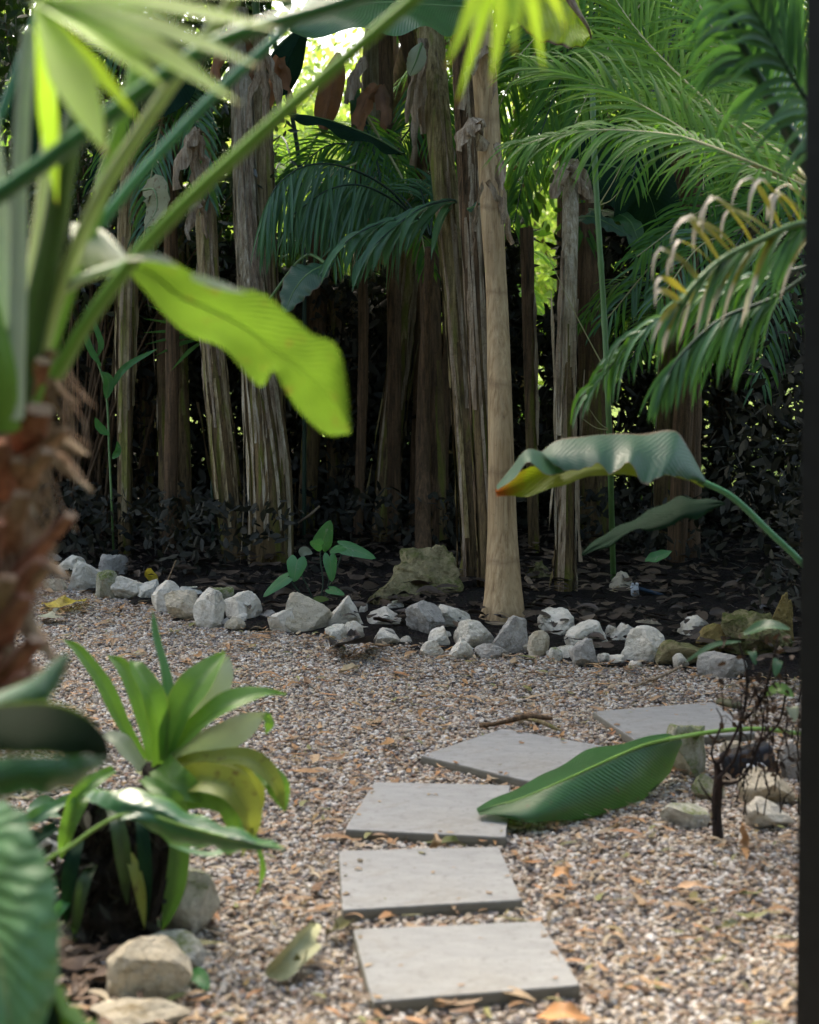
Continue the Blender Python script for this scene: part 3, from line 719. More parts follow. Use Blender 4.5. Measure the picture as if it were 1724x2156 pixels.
# ------------------------------------------------------------------ banana stems
def stem_fn(seed, ns=3, amp=.13):
    def f(t, th):
        a = (th/6.283*ns + .35*math.sin(t*3+seed)+seed*.37) % 1.0
        return 1+amp*(a-.5)+.05*noise.noise(V3((math.cos(th)*2.2, math.sin(th)*2.2, t*2+seed)))+.035*noise.noise(V3((math.cos(th)*6, math.sin(th)*6, t*2.5+seed*2)))
    return f
def stem_thing(name, label, cat, pts, wd, mat, d=None, strips=10, seg=28, top=None, seed=1, smooth_stem=False, group=None, low=None):
    """pts: seen positions from foot to top; wd: seen widths; grows from the ground at the foot"""
    root = empty(name, label, cat, group); r = random.Random(seed)
    foot = G(pts[0][0], pts[0][1], .0) if d is None else P(pts[0][0], pts[0][1], d)
    dd = (foot-CAM).dot(FW)
    root.location = (foot.x, foot.y, 0)
    w3 = [(foot if i == 0 else P(x, y, dd+.10*i*(1 if r.random() < .5 else -.6)/len(pts))) for i, (x, y) in enumerate(pts)]
    w3[0].z = min(w3[0].z, 0.)-.03
    cl = cat_sp([tuple(p) for p in w3], 44); cl = [p-V3((foot.x, foot.y, 0)) for p in cl]
    wpts = [interp(wd, i/43)/2.15/(F/dd) for i in range(44)]
    m = MB(); m.tube(cl, wpts, seg, 0, (lambda t, th: stem_fn(seed, 4, .03)(t, th)+.16*max(0, 1-t/.09)**1.5*math.cos(5*th+1)+.08*max(0, 1-t/.06)*math.cos(9*th)) if smooth_stem else (stem_fn(seed, 3, .14) if not smooth_stem else stem_fn(seed, 4, .03)))
    if not smooth_stem:
        for i_ in range(43):
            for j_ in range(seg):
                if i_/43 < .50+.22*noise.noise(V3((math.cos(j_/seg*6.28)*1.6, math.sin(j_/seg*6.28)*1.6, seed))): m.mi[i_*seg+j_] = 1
        for i_ in range(2): m.mi[-1-i_] = 0
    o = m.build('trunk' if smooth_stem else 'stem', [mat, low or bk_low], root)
    if strips:
        m = MB()
        for k in range(strips):
            th = r.uniform(2.6, 6.8) if r.random() < .8 else r.uniform(0, 6.28)   # mostly on the seen side
            t0 = r.uniform(.12, .97); ln = r.uniform(.25, .7); t1 = max(.01, t0-ln)
            n = 9; pl = []; out = r.uniform(.0, .07) if r.random() < .25 else r.uniform(-.006, .008); out_side = r.uniform(-.03, .03)*(1 if out > .01 else .1)
            free_up = r.random() < .35
            for i in range(n):
                u = i/(n-1); t = t0+(t1-t0)*u; c = interp(cl, t); rr = interp(wpts, t)
                dv = V3((math.cos(th), math.sin(th), 0))
                k_ = u if not free_up else (1-u)
                pl.append(c+dv*(rr*1.06+out*k_**2.2)+V3((out_side*k_**2, 0, 0)))
            w0 = r.uniform(.008, .026)
            blade(m, pl, [w0*(.5+.5*math.sin(2.8*(i+.4)/n)) for i in range(n)], V3((math.cos(th), math.sin(th), 0)), 2, r.uniform(-.5, .5), .006, 3, (r.choice([0, 1]) if t0 > .55 else 2 if t0 < .42 else 1), seed=k)
        m.build('dry_sheath', [bk_dry, mat, low or bk_low], root)
    return root, cl, wpts, foot
def hang_rag(parent, px, py, d, L, W, mat, seed, n=2):
    """crumpled dead leaf hanging from the stem"""
    r = random.Random(seed); m = MB()
    b0 = P(px, py, d)-parent.location
    for k in range(n):
        a = r.uniform(0, 6.28); o_ = V3((math.cos(a), math.sin(a)*.6, 0))*.03
        pl = [b0+o_*(1+2.2*math.sin(t*1.8))*(.6+t)+V3((r.uniform(-.012, .012), 0, .05*math.sin(3*t)-L*t*r.uniform(.9, 1.1))) for t in [i/9 for i in range(10)]]
        blade(m, pl, [W*(.35+.65*math.sin(.5+2.3*i/9))*r.uniform(.8, 1.1) for i in range(10)], V3((r.uniform(-1, 1), -1, r.uniform(-.2, .5))), 4, r.uniform(-1.1, -.4), .022, 2.3, 0, seed=seed+k)
    return m.build('dead_leaf', mat, parent)
GRP = 'banana stems of the grove'
ST = [
 # foot..top, widths, mat, strips, label
 ([(262, 1190), (262, 900), (268, 640), (276, 400), (300, 250)], [30, 34, 44, 50, 46], bk_mid, 7, 'thin tan banana stem nearest the small leafy shoot, its top lost in dark shrub leaves'),
 ([(203, 1130), (190, 900), (170, 640), (160, 520)], [38, 36, 32, 30], bk_br, 4, 'dark narrow banana stem behind the small leafy shoot'),
 ([(172, 1115), (160, 900), (152, 640), (150, 500)], [16, 18, 20, 20], bk_mid, 2, 'thinnest pale banana stem near the foreground palm'),
 ([(312, 1150), (310, 900), (305, 640), (300, 440)], [30, 30, 34, 34], bk_br, 5, 'very dark banana stem between the tan one and the big lime leaf'),
 ([(500, 1205), (470, 960), (445, 700), (432, 450), (418, 270)], [54, 56, 50, 48, 44], bk_mid, 14, 'banana stem with a yellow-green streak and a torn grey top'),
 ([(572, 1215), (568, 1000), (545, 780), (520, 480), (508, 200), (500, 20)], [100, 96, 74, 52, 52, 50], bk_up, 20, 'thick grey peeling banana stem with a wide red-brown foot behind the lime leaf'),
 ([(590, 1200), (580, 950), (562, 600), (550, 300), (540, 40)], [44, 44, 44, 50, 50], bk_mid, 14, 'banana stem close behind the thick grey peeling one'),
 ([(735, 1140), (745, 900), (765, 600), (778, 330), (795, 60)], [42, 44, 52, 58, 60], bk_up, 18, 'banana stem with a curled dead leaf near its top, by the bright gap'),
 ([(800, 1170), (825, 900), (858, 600), (885, 330), (900, 150)], [48, 50, 46, 52, 48], bk_ol, 12, 'leaning olive banana stem behind the drooping palm leaflets'),
 ([(1003, 1250), (985, 1000), (960, 640), (930, 330), (905, 60)], [44, 46, 52, 56, 62], bk_ol, 18, 'leaning grey-brown banana stem left of the pale trunk'),
 ([(1030, 1270), (1018, 1000), (1000, 640), (985, 330), (975, 40)], [40, 42, 44, 48, 52], bk_br, 12, 'dark banana stem squeezed between the leaning one and the pale trunk'),
 ([(1186, 1275), (1190, 1050), (1193, 800), (1198, 560), (1202, 350)], [42, 42, 38, 36, 38], bk_up, 12, 'short grey-brown banana stem with ragged top right of the pale trunk'),
 ([(1252, 1180), (1248, 900), (1240, 640), (1235, 430)], [70, 62, 56, 54], bk_br, 5, 'dark wide banana stem behind the green cane'),
 ([(352, 1165), (350, 900), (345, 620), (340, 420)], [34, 36, 38, 40], bk_br, 4, 'dim brown banana stem just behind and right of the very dark one on the left'),
 ([(392, 1180), (384, 900), (372, 620), (360, 200)], [30, 34, 40, 44], bk_ol, 6, 'dim olive banana stem between the brown one and the stem with yellow-green streak'),
 ([(640, 1160), (655, 900), (668, 600), (672, 420)], [40, 44, 46, 44], bk_br, 5, 'dark banana stem in deep shade above the heart-leaved plant'),
 ([(705, 1150), (700, 900), (706, 600), (715, 430)], [26, 28, 30, 30], bk_ol, 4, 'thin shaded banana stem next to the one with the curled dead leaf'),
 ([(925, 1200), (915, 900), (905, 640), (900, 480)], [40, 44, 46, 44], bk_br, 4, 'shaded banana stem standing behind the biggest mossy boulder'),
 ([(1125, 1200), (1118, 900), (1112, 640), (1108, 480)], [24, 26, 28, 30], bk_br, 3, 'thin dark banana stem just right of the pale trunk in shade'),
 ([(1400, 1180), (1405, 900), (1420, 600), (1440, 300), (1450, 60)], [60, 58, 54, 50, 48], bk_br, 5, 'dark stem deep in the shade below the feathery fronds'),
 ([(228, 1150), (226, 900), (222, 640), (216, 420)], [22, 24, 28, 30], bk_ol, 4, 'thin shaded banana stem directly behind the small leafy shoot'),
 ([(105, 1160), (95, 1080), (80, 960), (60, 800)], [52, 60, 64, 60], bk_mid, 10, 'banana stem with pale streaks just behind the foreground palm'),
]
tops = []
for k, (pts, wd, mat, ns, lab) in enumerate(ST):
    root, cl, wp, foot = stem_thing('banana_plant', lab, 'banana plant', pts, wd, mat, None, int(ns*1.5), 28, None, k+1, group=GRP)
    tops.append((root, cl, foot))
for k, (root, cl, foot) in enumerate(tops):
    if cl[-1].z+root.location.z < 2.9: continue
    r = random.Random(k+900); top_ = cl[-1]; ax = (cl[-1]-cl[-4]).normalized()
    for j in range(5):
        a = r.uniform(0, 6.28); h = V3((math.cos(a), math.sin(a), 0)); L = r.uniform(1.1, 1.8)
        c = [top_, top_+ax*.5+h*.06, top_+ax*(.85+.2*r.random())+h*L*.35, top_+ax*(1.0+.2*r.random())+h*L*.7, top_+ax*.75+h*L]
        lf = cat_sp([tuple(q) for q in c], 22); m = MB(); st = lf[:7]; m.tube(st, [.022-.002*i for i in range(7)], 7, 1)
        blade(m, lf[6:], [.24*q for q in prof(16, .2, 1, .75, .4)], V3((0, 0, 1))-h*.2, 6, .15, .03, 2.5, 0, j, .3)
        m.build('leaf', [m_bgc, m_rachg], root)
# two tone bark: grey upper sheath over brown foot is modelled by long sheath strips
root5 = tops[5][0]
hang_rag(root5, 500, 60, 9.9, .30, .05, m_brown, 5, 3); hang_rag(root5, 552, 110, 9.9, .42, .04, bk_dry, 8, 3)
hang_rag(tops[4][0], 415, 275, 10.0, .34, .055, bk_dry, 9, 3); hang_rag(tops[4][0], 425, 420, 10.0, .25, .035, bk_dry, 19, 2)
hang_rag(tops[6][0], 590, 120, 10.1, .30, .05, m_brown, 21, 2)
hang_rag(tops[7][0], 800, 180, 10.7, .28, .07, m_brown, 11, 3); hang_rag(tops[7][0], 775, 120, 10.7, .3, .04, bk_dry, 12, 2)
hang_rag(tops[9][0], 890, 80, 9.7, .5, .045, bk_dry, 13, 3); hang_rag(tops[11][0], 1190, 345, 9.5, .20, .055, bk_dry, 14, 4)
hang_rag(tops[8][0], 905, 190, 10.4, .5, .05, bk_dry, 16, 2)
# smooth pale trunk
root, cl, wp, foot = stem_thing('palm_tree', 'smooth pale tan trunk with a flared foot standing just behind the edging rocks', 'palm tree',
    [(1058, 1322), (1061, 1285), (1060, 1220), (1058, 1100), (1054, 900), (1046, 640), (1036, 460), (1026, 250), (1012, 40), (1008, -60)],
    [112, 84, 66, 56, 52, 48, 54, 56, 56, 56], bk_pal, None, 0, 32, None, 31, True)
for (x, y, L, W, s) in [(1015, 262, .13, .055, 3), (1028, 95, .3, .035, 4), (1043, 300, .4, .02, 6), (1022, 380, .35, .02, 7)]:
    hang_rag(root, x, y, (foot-CAM).dot(FW)-.12, L, W, bk_dry, s, 2)
# green cane with rings
cn = empty('bamboo_cane', 'slender green ringed cane rising past the short grey-brown stem', 'bamboo cane'); f0 = G(1292, 1250)
cn.location = (f0.x, f0.y, 0); m = MB()
cl = [p-cn.location for p in cat_sp([tuple(G(1292, 1250))]+[tuple(P(x, y, 9.3)) for x, y in [(1282, 900), (1270, 640), (1258, 450), (1250, 300), (1246, 150)]], 80)]
m.tube(cl, [.016*(1+(.16 if k % 9 == 0 else 0)) for k in range(80)], 12); m.build('cane', m_rachg, cn)
m = MB(); r = random.Random(2)
for x, y, x2, y2 in [(1262, 430, 1330, 300), (1262, 432, 1310, 395), (1275, 780, 1150, 530), (1284, 905, 1240, 860), (1284, 905, 1225, 880)]:
    a = P(x, y, 9.3)-cn.location; b = P(x2, y2, 9.2)-cn.location; m.tube(cat_sp([tuple(a), tuple((a+b)/2+V3((0, 0, -.02))), tuple(b)], 8), [.004, .004, .003, .003, .003, .002, .002, .001], 5)
m.build('twig', m_rach, cn)

# ------------------------------------------------------------------ palm fronds
def frond(parent, pts, n, L, w, mat, rmat, ang=50, lift=.15, droop=.5, up=None, rr=.012, sides=(-1, 1), seed=0, t0=.12, t1=1., lprof=None, seg=7, upbend=0., name='frond', fixdir=None, mix=None, kink=False):
    r = random.Random(seed+100); m = MB(); O = parent.location if parent else V3()
    cl = [p-O for p in cat_sp([tuple(p) for p in pts], 40)]
    mr = MB(); mr.tube(cl, [rr*(1-.8*i/39)+.0015 for i in range(40)], 7, 0)
    for s in sides:
        for k in range(n):
            t = t0+(t1-t0)*(k+r.uniform(.1, .9))/n; b = interp(cl, t); tn = (interp(cl, min(1, t+.03))-interp(cl, t-.03)).normalized()
            u0 = up or V3((0, -.25, 1)); sd_ = tn.cross(u0).normalized()*s; un = sd_.cross(tn)*s
            a = R(ang*(1-.45*t)+r.uniform(-9, 9)); ll = L*(lprof(t) if lprof else (.45+.55*math.sin(math.pi*min(1, .15+.8*t)))*r.uniform(.8, 1.12))
            d0 = tn*math.cos(a)+sd_*math.sin(a)+un*(lift+r.uniform(-.15, .15))
            if fixdir: d0 = (d0*(1-fixdir[1])+(fixdir[0]+V3((r.gauss(0, .16), r.gauss(0, .28), r.gauss(0, .12))))*fixdir[1])
            d0.normalize(); dr_ = droop*r.uniform(.6, 1.4)
            pl = []; p = b.copy(); d = d0.copy()
            for i in range(seg+1):
                pl.append(p.copy()); p = p+d*(ll/seg); d = (d+V3((0, 0, -dr_*1.6/seg*((0.15 if i < seg*.42 else 2.4) if kink else 1)))).normalized()
            ww = w*r.uniform(.8, 1.15)
            hw = [ww*q for q in ([.45, .9, 1, .95, .82, .62, .36, .03] if seg == 7 else [math.sin(.35+2.75*i/seg)*.97+.03 for i in range(seg+1)])]
            hint = un+V3((r.uniform(-.25, .25), -.25, r.uniform(-.1, .25)))
            blade(m, pl, hw, hint, 2, .35, mat=(1 if mix and r.random() < mix[1] else 0))
    o = m.build(name, [mat]+([mix[0]] if mix else []), parent); mr.build('rachis', rmat, o); return o

# right hand palm, long arching fronds
pr = empty('palm', 'feathery green palm arching long fronds in from behind the dark post', 'palm'); pr.location = P(1760, 1500, 6.6); pr.location.z = 0
crown = P(1750, 420, 6.6)
m = MB(); m.tube([p-pr.location for p in cat_sp([tuple(G(1830, 1700)), tuple(P(1800, 1000, 6.6)), tuple(P(1760, 500, 6.6))], 14)], [.10, .09, .085, .08, .08, .08, .08, .075, .07, .07, .07, .06, .05, .04], 12); m.build('trunk', bk_br, pr)
D = 6.9
frond(pr, [crown, P(1640, 382, 6.8), P(1500, 312, 6.9), P(1400, 250, 7.0), P(1300, 198, 7.1), P(1200, 158, 7.2), P(1120, 143, 7.3)], 58, .40, .0078, m_frb, m_rach, 46, .25, .55, V3((.1, -.65, .75)), seed=1, rr=.010, mix=(m_frn, .35))
frond(pr, [crown, P(1660, 360, 7.4), P(1560, 270, 7.8), P(1440, 190, 8.1), P(1340, 130, 8.3), P(1240, 100, 8.4)], 58, .46, .0088, m_frb, m_rach, 48, .25, .55, V3((.1, -.7, .7)), seed=41, rr=.010)
frond(pr, [crown, P(1690, 330, 7.4), P(1640, 200, 7.8), P(1560, 100, 8.1), P(1460, 30, 8.3), P(1340, -30, 8.4)], 54, .46, .0088, m_frb, m_rach, 48, .25, .55, V3((.1, -.7, .7)), seed=42, rr=.010)
frond(pr, [crown, P(1600, 352, 6.3), P(1450, 293, 6.4), P(1340, 277, 6.5), P(1250, 275, 6.5), P(1180, 283, 6.6), P(1100, 305, 6.6)], 62, .36, .0072, m_frn, m_rach, 52, .05, .95, V3((.1, -.5, .9)), seed=2, rr=.009)
frond(pr, [crown, P(1610, 330, 7.3), P(1500, 225, 7.6), P(1400, 130, 7.8), P(1330, 50, 7.9), P(1270, -40, 8.0)], 56, .48, .0090, m_frb, m_rach, 55, .2, .5, V3((.2, -.8, .55)), seed=3, rr=.010)
frond(pr, [crown, P(1680, 280, 7.2), P(1600, 180, 7.4), P(1500, 60, 7.5), P(1440, -60, 7.6)], 46, .46, .0095, m_frb, m_rach, 60, .2, .6, V3((.2, -.8, .5)), seed=4, mix=(m_frn, .4))
frond(pr, [crown, P(1650, 330, 7.0), P(1560, 260, 7.5), P(1440, 210, 8.2), P(1340, 200, 8.8)], 46, .42, .009, m_frb, m_rach, 55, .2, .6, V3((.2, -.8, .5)), seed=24, mix=(m_frn, .5))
frond(pr, [crown, P(1690, 200, 6.2), P(1640, 60, 6.0), P(1600, -80, 5.9)], 44, .36, .010, m_frt, m_rachd, 60, .1, .8, V3((.4, -.8, .4)), seed=5)
# nearer palm: dark thick stalk, half dry frond and drooping blurred ones
pn = empty('palm', 'dark stalked palm reaching past the post, one frond half dried to beige', 'palm'); pn.location = P(1900, 1700, 4.6); pn.location.z = 0
m = MB(); m.tube([p-pn.location for p in cat_sp([tuple(P(1900, 1500, 4.6)), tuple(P(1860, 900, 4.6)), tuple(P(1800, 520, 4.6))], 12)], [.07]*12, 12); m.build('trunk', bk_br, pn)
c2 = P(1800, 500, 4.6)
frond(pn, [c2, P(1700, 345, 4.6), P(1630, 225, 4.5), P(1560, 90, 4.4), P(1515, -60, 4.3)], 26, .32, .012, m_frt, m_rachd, 55, .1, .9, V3((.3, -.8, .3)), seed=6, rr=.026, t0=.55)
frond(pn, [c2, P(1745, 300, 4.4), P(1660, 150, 4.3), P(1570, -10, 4.2)], 30, .30, .010, m_frt, m_rachd, 55, .1, .6, V3((.3, -.8, .3)), seed=7, rr=.008)
frond(pn, [c2, P(1690, 470, 4.3), P(1600, 505, 4.2), P(1520, 545, 4.15), P(1460, 600, 4.1), P(1435, 640, 4.1)], 16, .25, .0095, m_fdry, m_rachg, 62, .55, 3.6, V3((-.2, -.2, 1)), seed=8, rr=.010, fixdir=(V3((-.45, -.1, .9)), .75), t0=.18, sides=(1,), kink=True, seg=10)
frond(pn, [c2, P(1690, 470, 4.32), P(1600, 505, 4.22), P(1520, 545, 4.17), P(1460, 600, 4.12), P(1425, 640, 4.1)], 34, .26, .0085, m_frt, m_rachg, 40, -.3, .9, V3((-.2, -.6, .7)), seed=9, rr=.009, fixdir=(V3((-.75, -.1, -.6)), .7), t0=.2, sides=(-1,), mix=(m_fdry, .35))
frond(pn, [c2, P(1700, 560, 4.9), P(1560, 590, 5.0), P(1440, 640, 5.1), P(1330, 720, 5.2), P(1240, 830, 5.3)], 24, .27, .0085, m_frt, m_rachd, 40, -.1, 1.9, V3((-.2, -.6, .7)), seed=10, rr=.006, fixdir=(V3((-.3, 0, .1)), .6), t0=.3, mix=(m_frn, .4))
frond(pn, [c2, P(1640, 620, 4.8), P(1520, 670, 4.8), P(1440, 740, 4.8), P(1400, 800, 4.8)], 26, .26, .008, m_frt, m_rachd, 35, -.2, 1.2, V3((-.2, -.6, .7)), seed=11, rr=.006, fixdir=(V3((-.5, 0, -.7)), .6), t0=.3)

# teal palm in the middle, hanging leaflets
pc = empty('palm', 'low teal palm with hanging strap leaflets below the bright gap', 'palm'); pc.location = P(885, 1200, 10.8); pc.location.z = 0
m = MB(); m.tube([p-pc.location for p in cat_sp([tuple(G(892, 1215)), tuple(P(890, 900, 10.7)), tuple(P(905, 520, 10.4))], 12)], [.06, .055, .05, .05, .045, .045, .04, .04, .035, .03, .03, .03], 10); m.build('trunk', bk_br, pc)
c3 = P(905, 500, 10.4); dn = V3((0, 0, -1))
frond(pc, [c3, P(820, 400, 10.2), P(720, 350, 9.9), P(640, 350, 9.7), P(580, 395, 9.6), P(562, 450, 9.6)], 38, .62, .0105, m_frt, m_rachd, 45, 0, 1.1, V3((0, -.6, .8)), seed=12, rr=.008, fixdir=(V3((-.12, -.1, -.9)), .72), t0=.2)
frond(pc, [c3, P(840, 430, 10.1), P(760, 390, 9.9), P(690, 400, 9.8), P(620, 450, 9.7)], 36, .50, .010, m_frt, m_rachd, 45, 0, 1.2, V3((0, -.6, .8)), seed=13, rr=.008, fixdir=(V3((-.12, -.1, -.9)), .72), t0=.2)
frond(pc, [c3, P(960, 425, 9.8), P(900, 432, 9.55), P(850, 462, 9.5), P(800, 505, 9.4), P(765, 545, 9.4)], 20, .42, .023, m_frt, m_rachd, 40, 0, 1.3, V3((0, -.7, .7)), seed=14, rr=.008, fixdir=(V3((-.2, -.1, -.6)), .5), t0=.25, sides=(1,))
frond(pc, [c3, P(870, 455, 9.6), P(800, 470, 9.5), P(740, 500, 9.4), P(705, 540, 9.4)], 9, .36, .019, m_frt, m_rachd, 40, 0, 1.3, V3((0, -.7, .7)), seed=15, rr=.007, fixdir=(V3((-.3, -.1, -.5)), .5), t0=.2, sides=(1,))
for k, (x, y) in enumerate([(870, 370), (780, 380), (930, 360)]):
    frond(pc, [c3, P((905+x)/2, (500+y)/2-30, 10.5), P(x, y+20, 10.6), P(x-50, y+70, 10.6)], 22, .30, .007, m_frn if k % 2 else m_frt, m_rachd, 55, .1, .9, V3((0, -.7, .7)), seed=30+k, rr=.006, t0=.3)

# ------------------------------------------------------------------ separate big leaves of the grove
def leaf_on(parent, mid, hw, mat, upv, n=30, fold=.2, wave=.01, wf=6, name='leaf', seed=0, cols=6, droop=.2, base=.15, peak=.4, stalk=None, smat=None, sr=.008):
    O = parent.location; cl = [P(*q)-O for q in mid]; cl = cat_sp([tuple(p) for p in cl], n)
    m = MB(); blade(m, cl, [hw*q for q in prof(n, base, 1, .75, peak)], upv, cols, fold, wave, wf, 0, seed, droop)
    ms = MB(); ms.tube(cl, [max(.0012, sr*(1-.85*i/(n-1))) for i in range(n)], 6, 0)
    if stalk:
        st = cat_sp([tuple((P(*q) if len(q) == 3 else V3(q[:3]))-O) for q in stalk], 16); ms.tube(st, sr*1.15, 8, 0)
    o = m.build(name, mat, parent); ms.build('midrib', smat or m_rachg, o); return o
# top green leaf across the stems
leaf_on(tops[9][0], [(1000, 15, 9.2), (900, 10, 9.0), (800, 5, 8.8), (700, 25, 8.6), (610, 60, 8.5)], .30, m_ban, V3((.1, -.55, .8)), wave=.03, droop=.3, seed=2, wf=3, stalk=[(985, 60, 9.6), (1000, 15, 9.2)])
leaf_on(tops[7][0], [(850, 325, 10.4), (790, 290, 10.2), (710, 258, 10.0), (650, 243, 9.9), (595, 240, 9.8)], .075, m_drk, V3((0, -.6, .8)), wave=.02, droop=.2, seed=3, wf=3, fold=-.4)
leaf_on(tops[6][0], [(690, 555, 9.6), (650, 575, 9.5), (620, 610, 9.5), (598, 660, 9.5)], .12, m_teal, V3((-.5, -.8, .3)), wave=.01, seed=4, stalk=[(560, 640, 9.9), (640, 540, 9.8), (690, 555, 9.6)], peak=.35)
leaf_on(tops[10][0], [(985, 440, 9.5), (1010, 430, 9.4)], .03, m_teal, V3((0, -.8, .5)), n=8)
leaf_on(tops[9][0], [(888, 90, 9.6), (875, 130, 9.6), (862, 160, 9.6)], .055, m_limep, V3((.3, -.9, .2)), n=14, seed=8)
0 and leaf_on(tops[11][0], [(1150, 10, 9.4), (1180, 100, 9.6), (1150, 250, 9.9), (1090, 400, 10.2)], .32, m_ban, V3((-.5, -.8, .3)), wave=.03, seed=5, wf=4, droop=.3)
leaf_on(tops[11][0], [(1205, 350, 9.8), (1290, 350, 10.0), (1360, 400, 10.2), (1395, 510, 10.3)], .30, m_drk, V3((.2, -.9, .3)), wave=.02, seed=6, wf=4, droop=.3)
leaf_on(tops[11][0], [(1195, 470, 9.9), (1240, 455, 9.8), (1280, 470, 9.8), (1330, 500, 9.8)], .07, m_teal, V3((.2, -.6, .7)), seed=7, droop=.3)
leaf_on(tops[12][0], [(1240, 440, 10.2), (1320, 460, 10), (1350, 520, 9.9), (1390, 560, 9.9)], .07, m_ban, V3((.2, -.6, .7)), seed=9, droop=.3)
leaf_on(tops[0][0], [(300, 400, 10), (325, 400, 9.9), (330, 440, 9.9), (305, 480, 9.9)], .10, m_oldg, V3((-.6, -.8, .2)), n=16, seed=10)
# lime leaf with burnt ragged edge hanging at the top
tb = empty('banana_leaf', 'lime banana leaf with a burnt ragged edge hanging into the top of the view', 'banana leaf'); m = MB()
loft(m, [[(1040, 20, 6.6), (1085, 45, 6.6), (1130, 85, 6.6), (1165, 92, 6.6), (1195, 100, 6.6), (1225, 98, 6.6), (1243, 80, 6.6)],
         [(1050, -30, 6.7), (1100, -20, 6.7), (1150, -15, 6.8), (1200, 10, 6.8), (1215, 40, 6.8), (1230, 60, 6.7), (1244, 76, 6.6)],
         [(1060, -120, 6.8), (1120, -110, 6.8), (1170, -90, 6.8), (1205, -40, 6.9), (1222, 20, 6.8), (1238, 50, 6.7), (1247, 72, 6.6)]], 34, 5, 0, .04, .012, 7)
tbm = leafmat('burnt_lime_leaf', (.18, .33, .03), (.50, .72, .03), .6, .4, .6, 20, 12, edgec=(.10, .045, .02), var=.5)
m.build('leaf_blade', tbm, tb); m = MB(); loft(m, [[(1150, -60, 6.5), (1190, 0, 6.5), (1235, 60, 6.5), (1243, 84, 6.55)], [(1190, -50, 6.5), (1215, 10, 6.5), (1240, 55, 6.5), (1247, 80, 6.55)]], 16, 3, 0, .02); m.build('dry_margin', bk_dry, tb)

# big translucent lime leaf in the near left
ll = empty('banana_leaf', 'large glowing lime banana leaf arching out of the near palm stalks', 'banana leaf')
m = MB()
top = [(262, 545, 2.53), (335, 536, 2.53), (400, 572, 2.55), (470, 600, 2.59), (560, 622, 2.63), (612, 665, 2.67), (655, 702, 2.71), (704, 722, 2.73), (727, 790, 2.73), (738, 900, 2.75)]
mid = [(262, 556, 2.59), (320, 575, 2.58), (375, 620, 2.59), (440, 650, 2.61), (515, 690, 2.65), (575, 735, 2.69), (625, 770, 2.73), (670, 810, 2.77), (706, 855, 2.81), (738, 908, 2.85)]
bot = [(258, 566, 2.65), (300, 604, 2.69), (350, 668, 2.71), (395, 702, 2.73), (470, 735, 2.77), (548, 812, 2.79), (574, 782, 2.79), (596, 812, 2.79), (635, 872, 2.83), (685, 912, 2.87), (736, 914, 2.90)]
loft(m, [top, mid, bot], 60, 7, 0, .006, .0022, 5, 3)
m.build('leaf_blade', m_lime, ll)
m = MB(); loft(m, [[(150, 470, 2.70), (185, 470, 2.70), (230, 495, 2.66), (272, 545, 2.6)], [(165, 560, 2.66), (190, 565, 2.64), (225, 570, 2.6), (275, 552, 2.58)]], 20, 7, 0, .02, .004, 3)
loft(m, [[(262, 543, 2.505), (310, 532, 2.500), (345, 538, 2.500), (375, 560, 2.520)], [(262, 548, 2.500), (310, 548, 2.485), (340, 553, 2.485), (375, 563, 2.520)]], 14, 3)
loft(m, [[(400, 574, 2.520), (430, 580, 2.530), (480, 598, 2.560), (520, 618, 2.580)], [(405, 590, 2.520), (440, 603, 2.530), (480, 612, 2.550), (520, 619, 2.580)]], 14, 3)
m.build('leaf_side_and_sheen', m_limep, ll)  # pale folded side, plus edge strips that paint the leaf's white reflections
m = MB(); m.tube(cat_sp([tuple(P(*q)) for q in [(-60, 760, 2.7), (60, 660, 2.65), (120, 620, 2.62), (180, 585, 2.58), (265, 556, 2.56)]], 20), .008, 9, 0); m.build('leaf_stalk', m_pet['white'], ll)
m = MB(); m.tube(cat_sp([tuple(P(*q)) for q in mid[:-1]], 30), [.0035*(1-i/32) for i in range(30)], 6); m.build('midrib', m_pet['green'], ll)

# arching leaf on the right
rl = empty('banana_leaf', 'arching blue-green banana leaf with an orange burnt tip before the pale trunk', 'banana leaf')
m = MB()
loft(m, [[(1045, 1022, 5.3), (1075, 985, 5.3), (1108, 946, 5.3), (1140, 950, 5.32), (1165, 958, 5.34)], [(1046, 1032, 5.2), (1085, 1005, 5.2), (1112, 972, 5.2), (1150, 1000, 5.2), (1190, 994, 5.22)]], 18, 5, 0, .01)
loft(m, [[(1140, 950, 5.3), (1175, 926, 5.32), (1230, 918, 5.35), (1300, 912, 5.4), (1350, 913, 5.42), (1420, 906, 5.45), (1450, 945, 5.45), (1480, 1000, 5.45)],
         [(1155, 968, 5.2), (1190, 990, 5.2), (1235, 985, 5.2), (1262, 975, 5.2), (1285, 998, 5.2), (1325, 974, 5.2), (1355, 1020, 5.2), (1400, 1000, 5.25), (1484, 1018, 5.4)]], 64, 6, 0, .03, .004, 14, 3)
m.build('leaf_blade', m_teal, rl)
m = MB(); loft(m, [[(1482, 1008, 5.42), (1420, 985, 5.4), (1340, 975, 5.36), (1260, 975, 5.34), (1180, 975, 5.32), (1110, 985, 5.3), (1043, 1030, 5.28)],
                   [(1482, 1026, 5.4), (1420, 1003, 5.3), (1340, 1002, 5.26), (1260, 1000, 5.24), (1180, 1022, 5.24), (1110, 1044, 5.26), (1045, 1044, 5.28)]], 40, 6, 0, -.02, .004, 6)
m.build('leaf_underside', m_olive, rl)
m = MB(); m.tube(cat_sp([tuple(P(*q)) for q in [(1470, 1010, 5.4), (1540, 1045, 5.4), (1620, 1120, 5.4), (1700, 1200, 5.4), (1790, 1340, 5.4)]]+[tuple(G(1840, 1750))], 26), .010, 9); m.build('leaf_stalk', m_pet['deep'], rl)
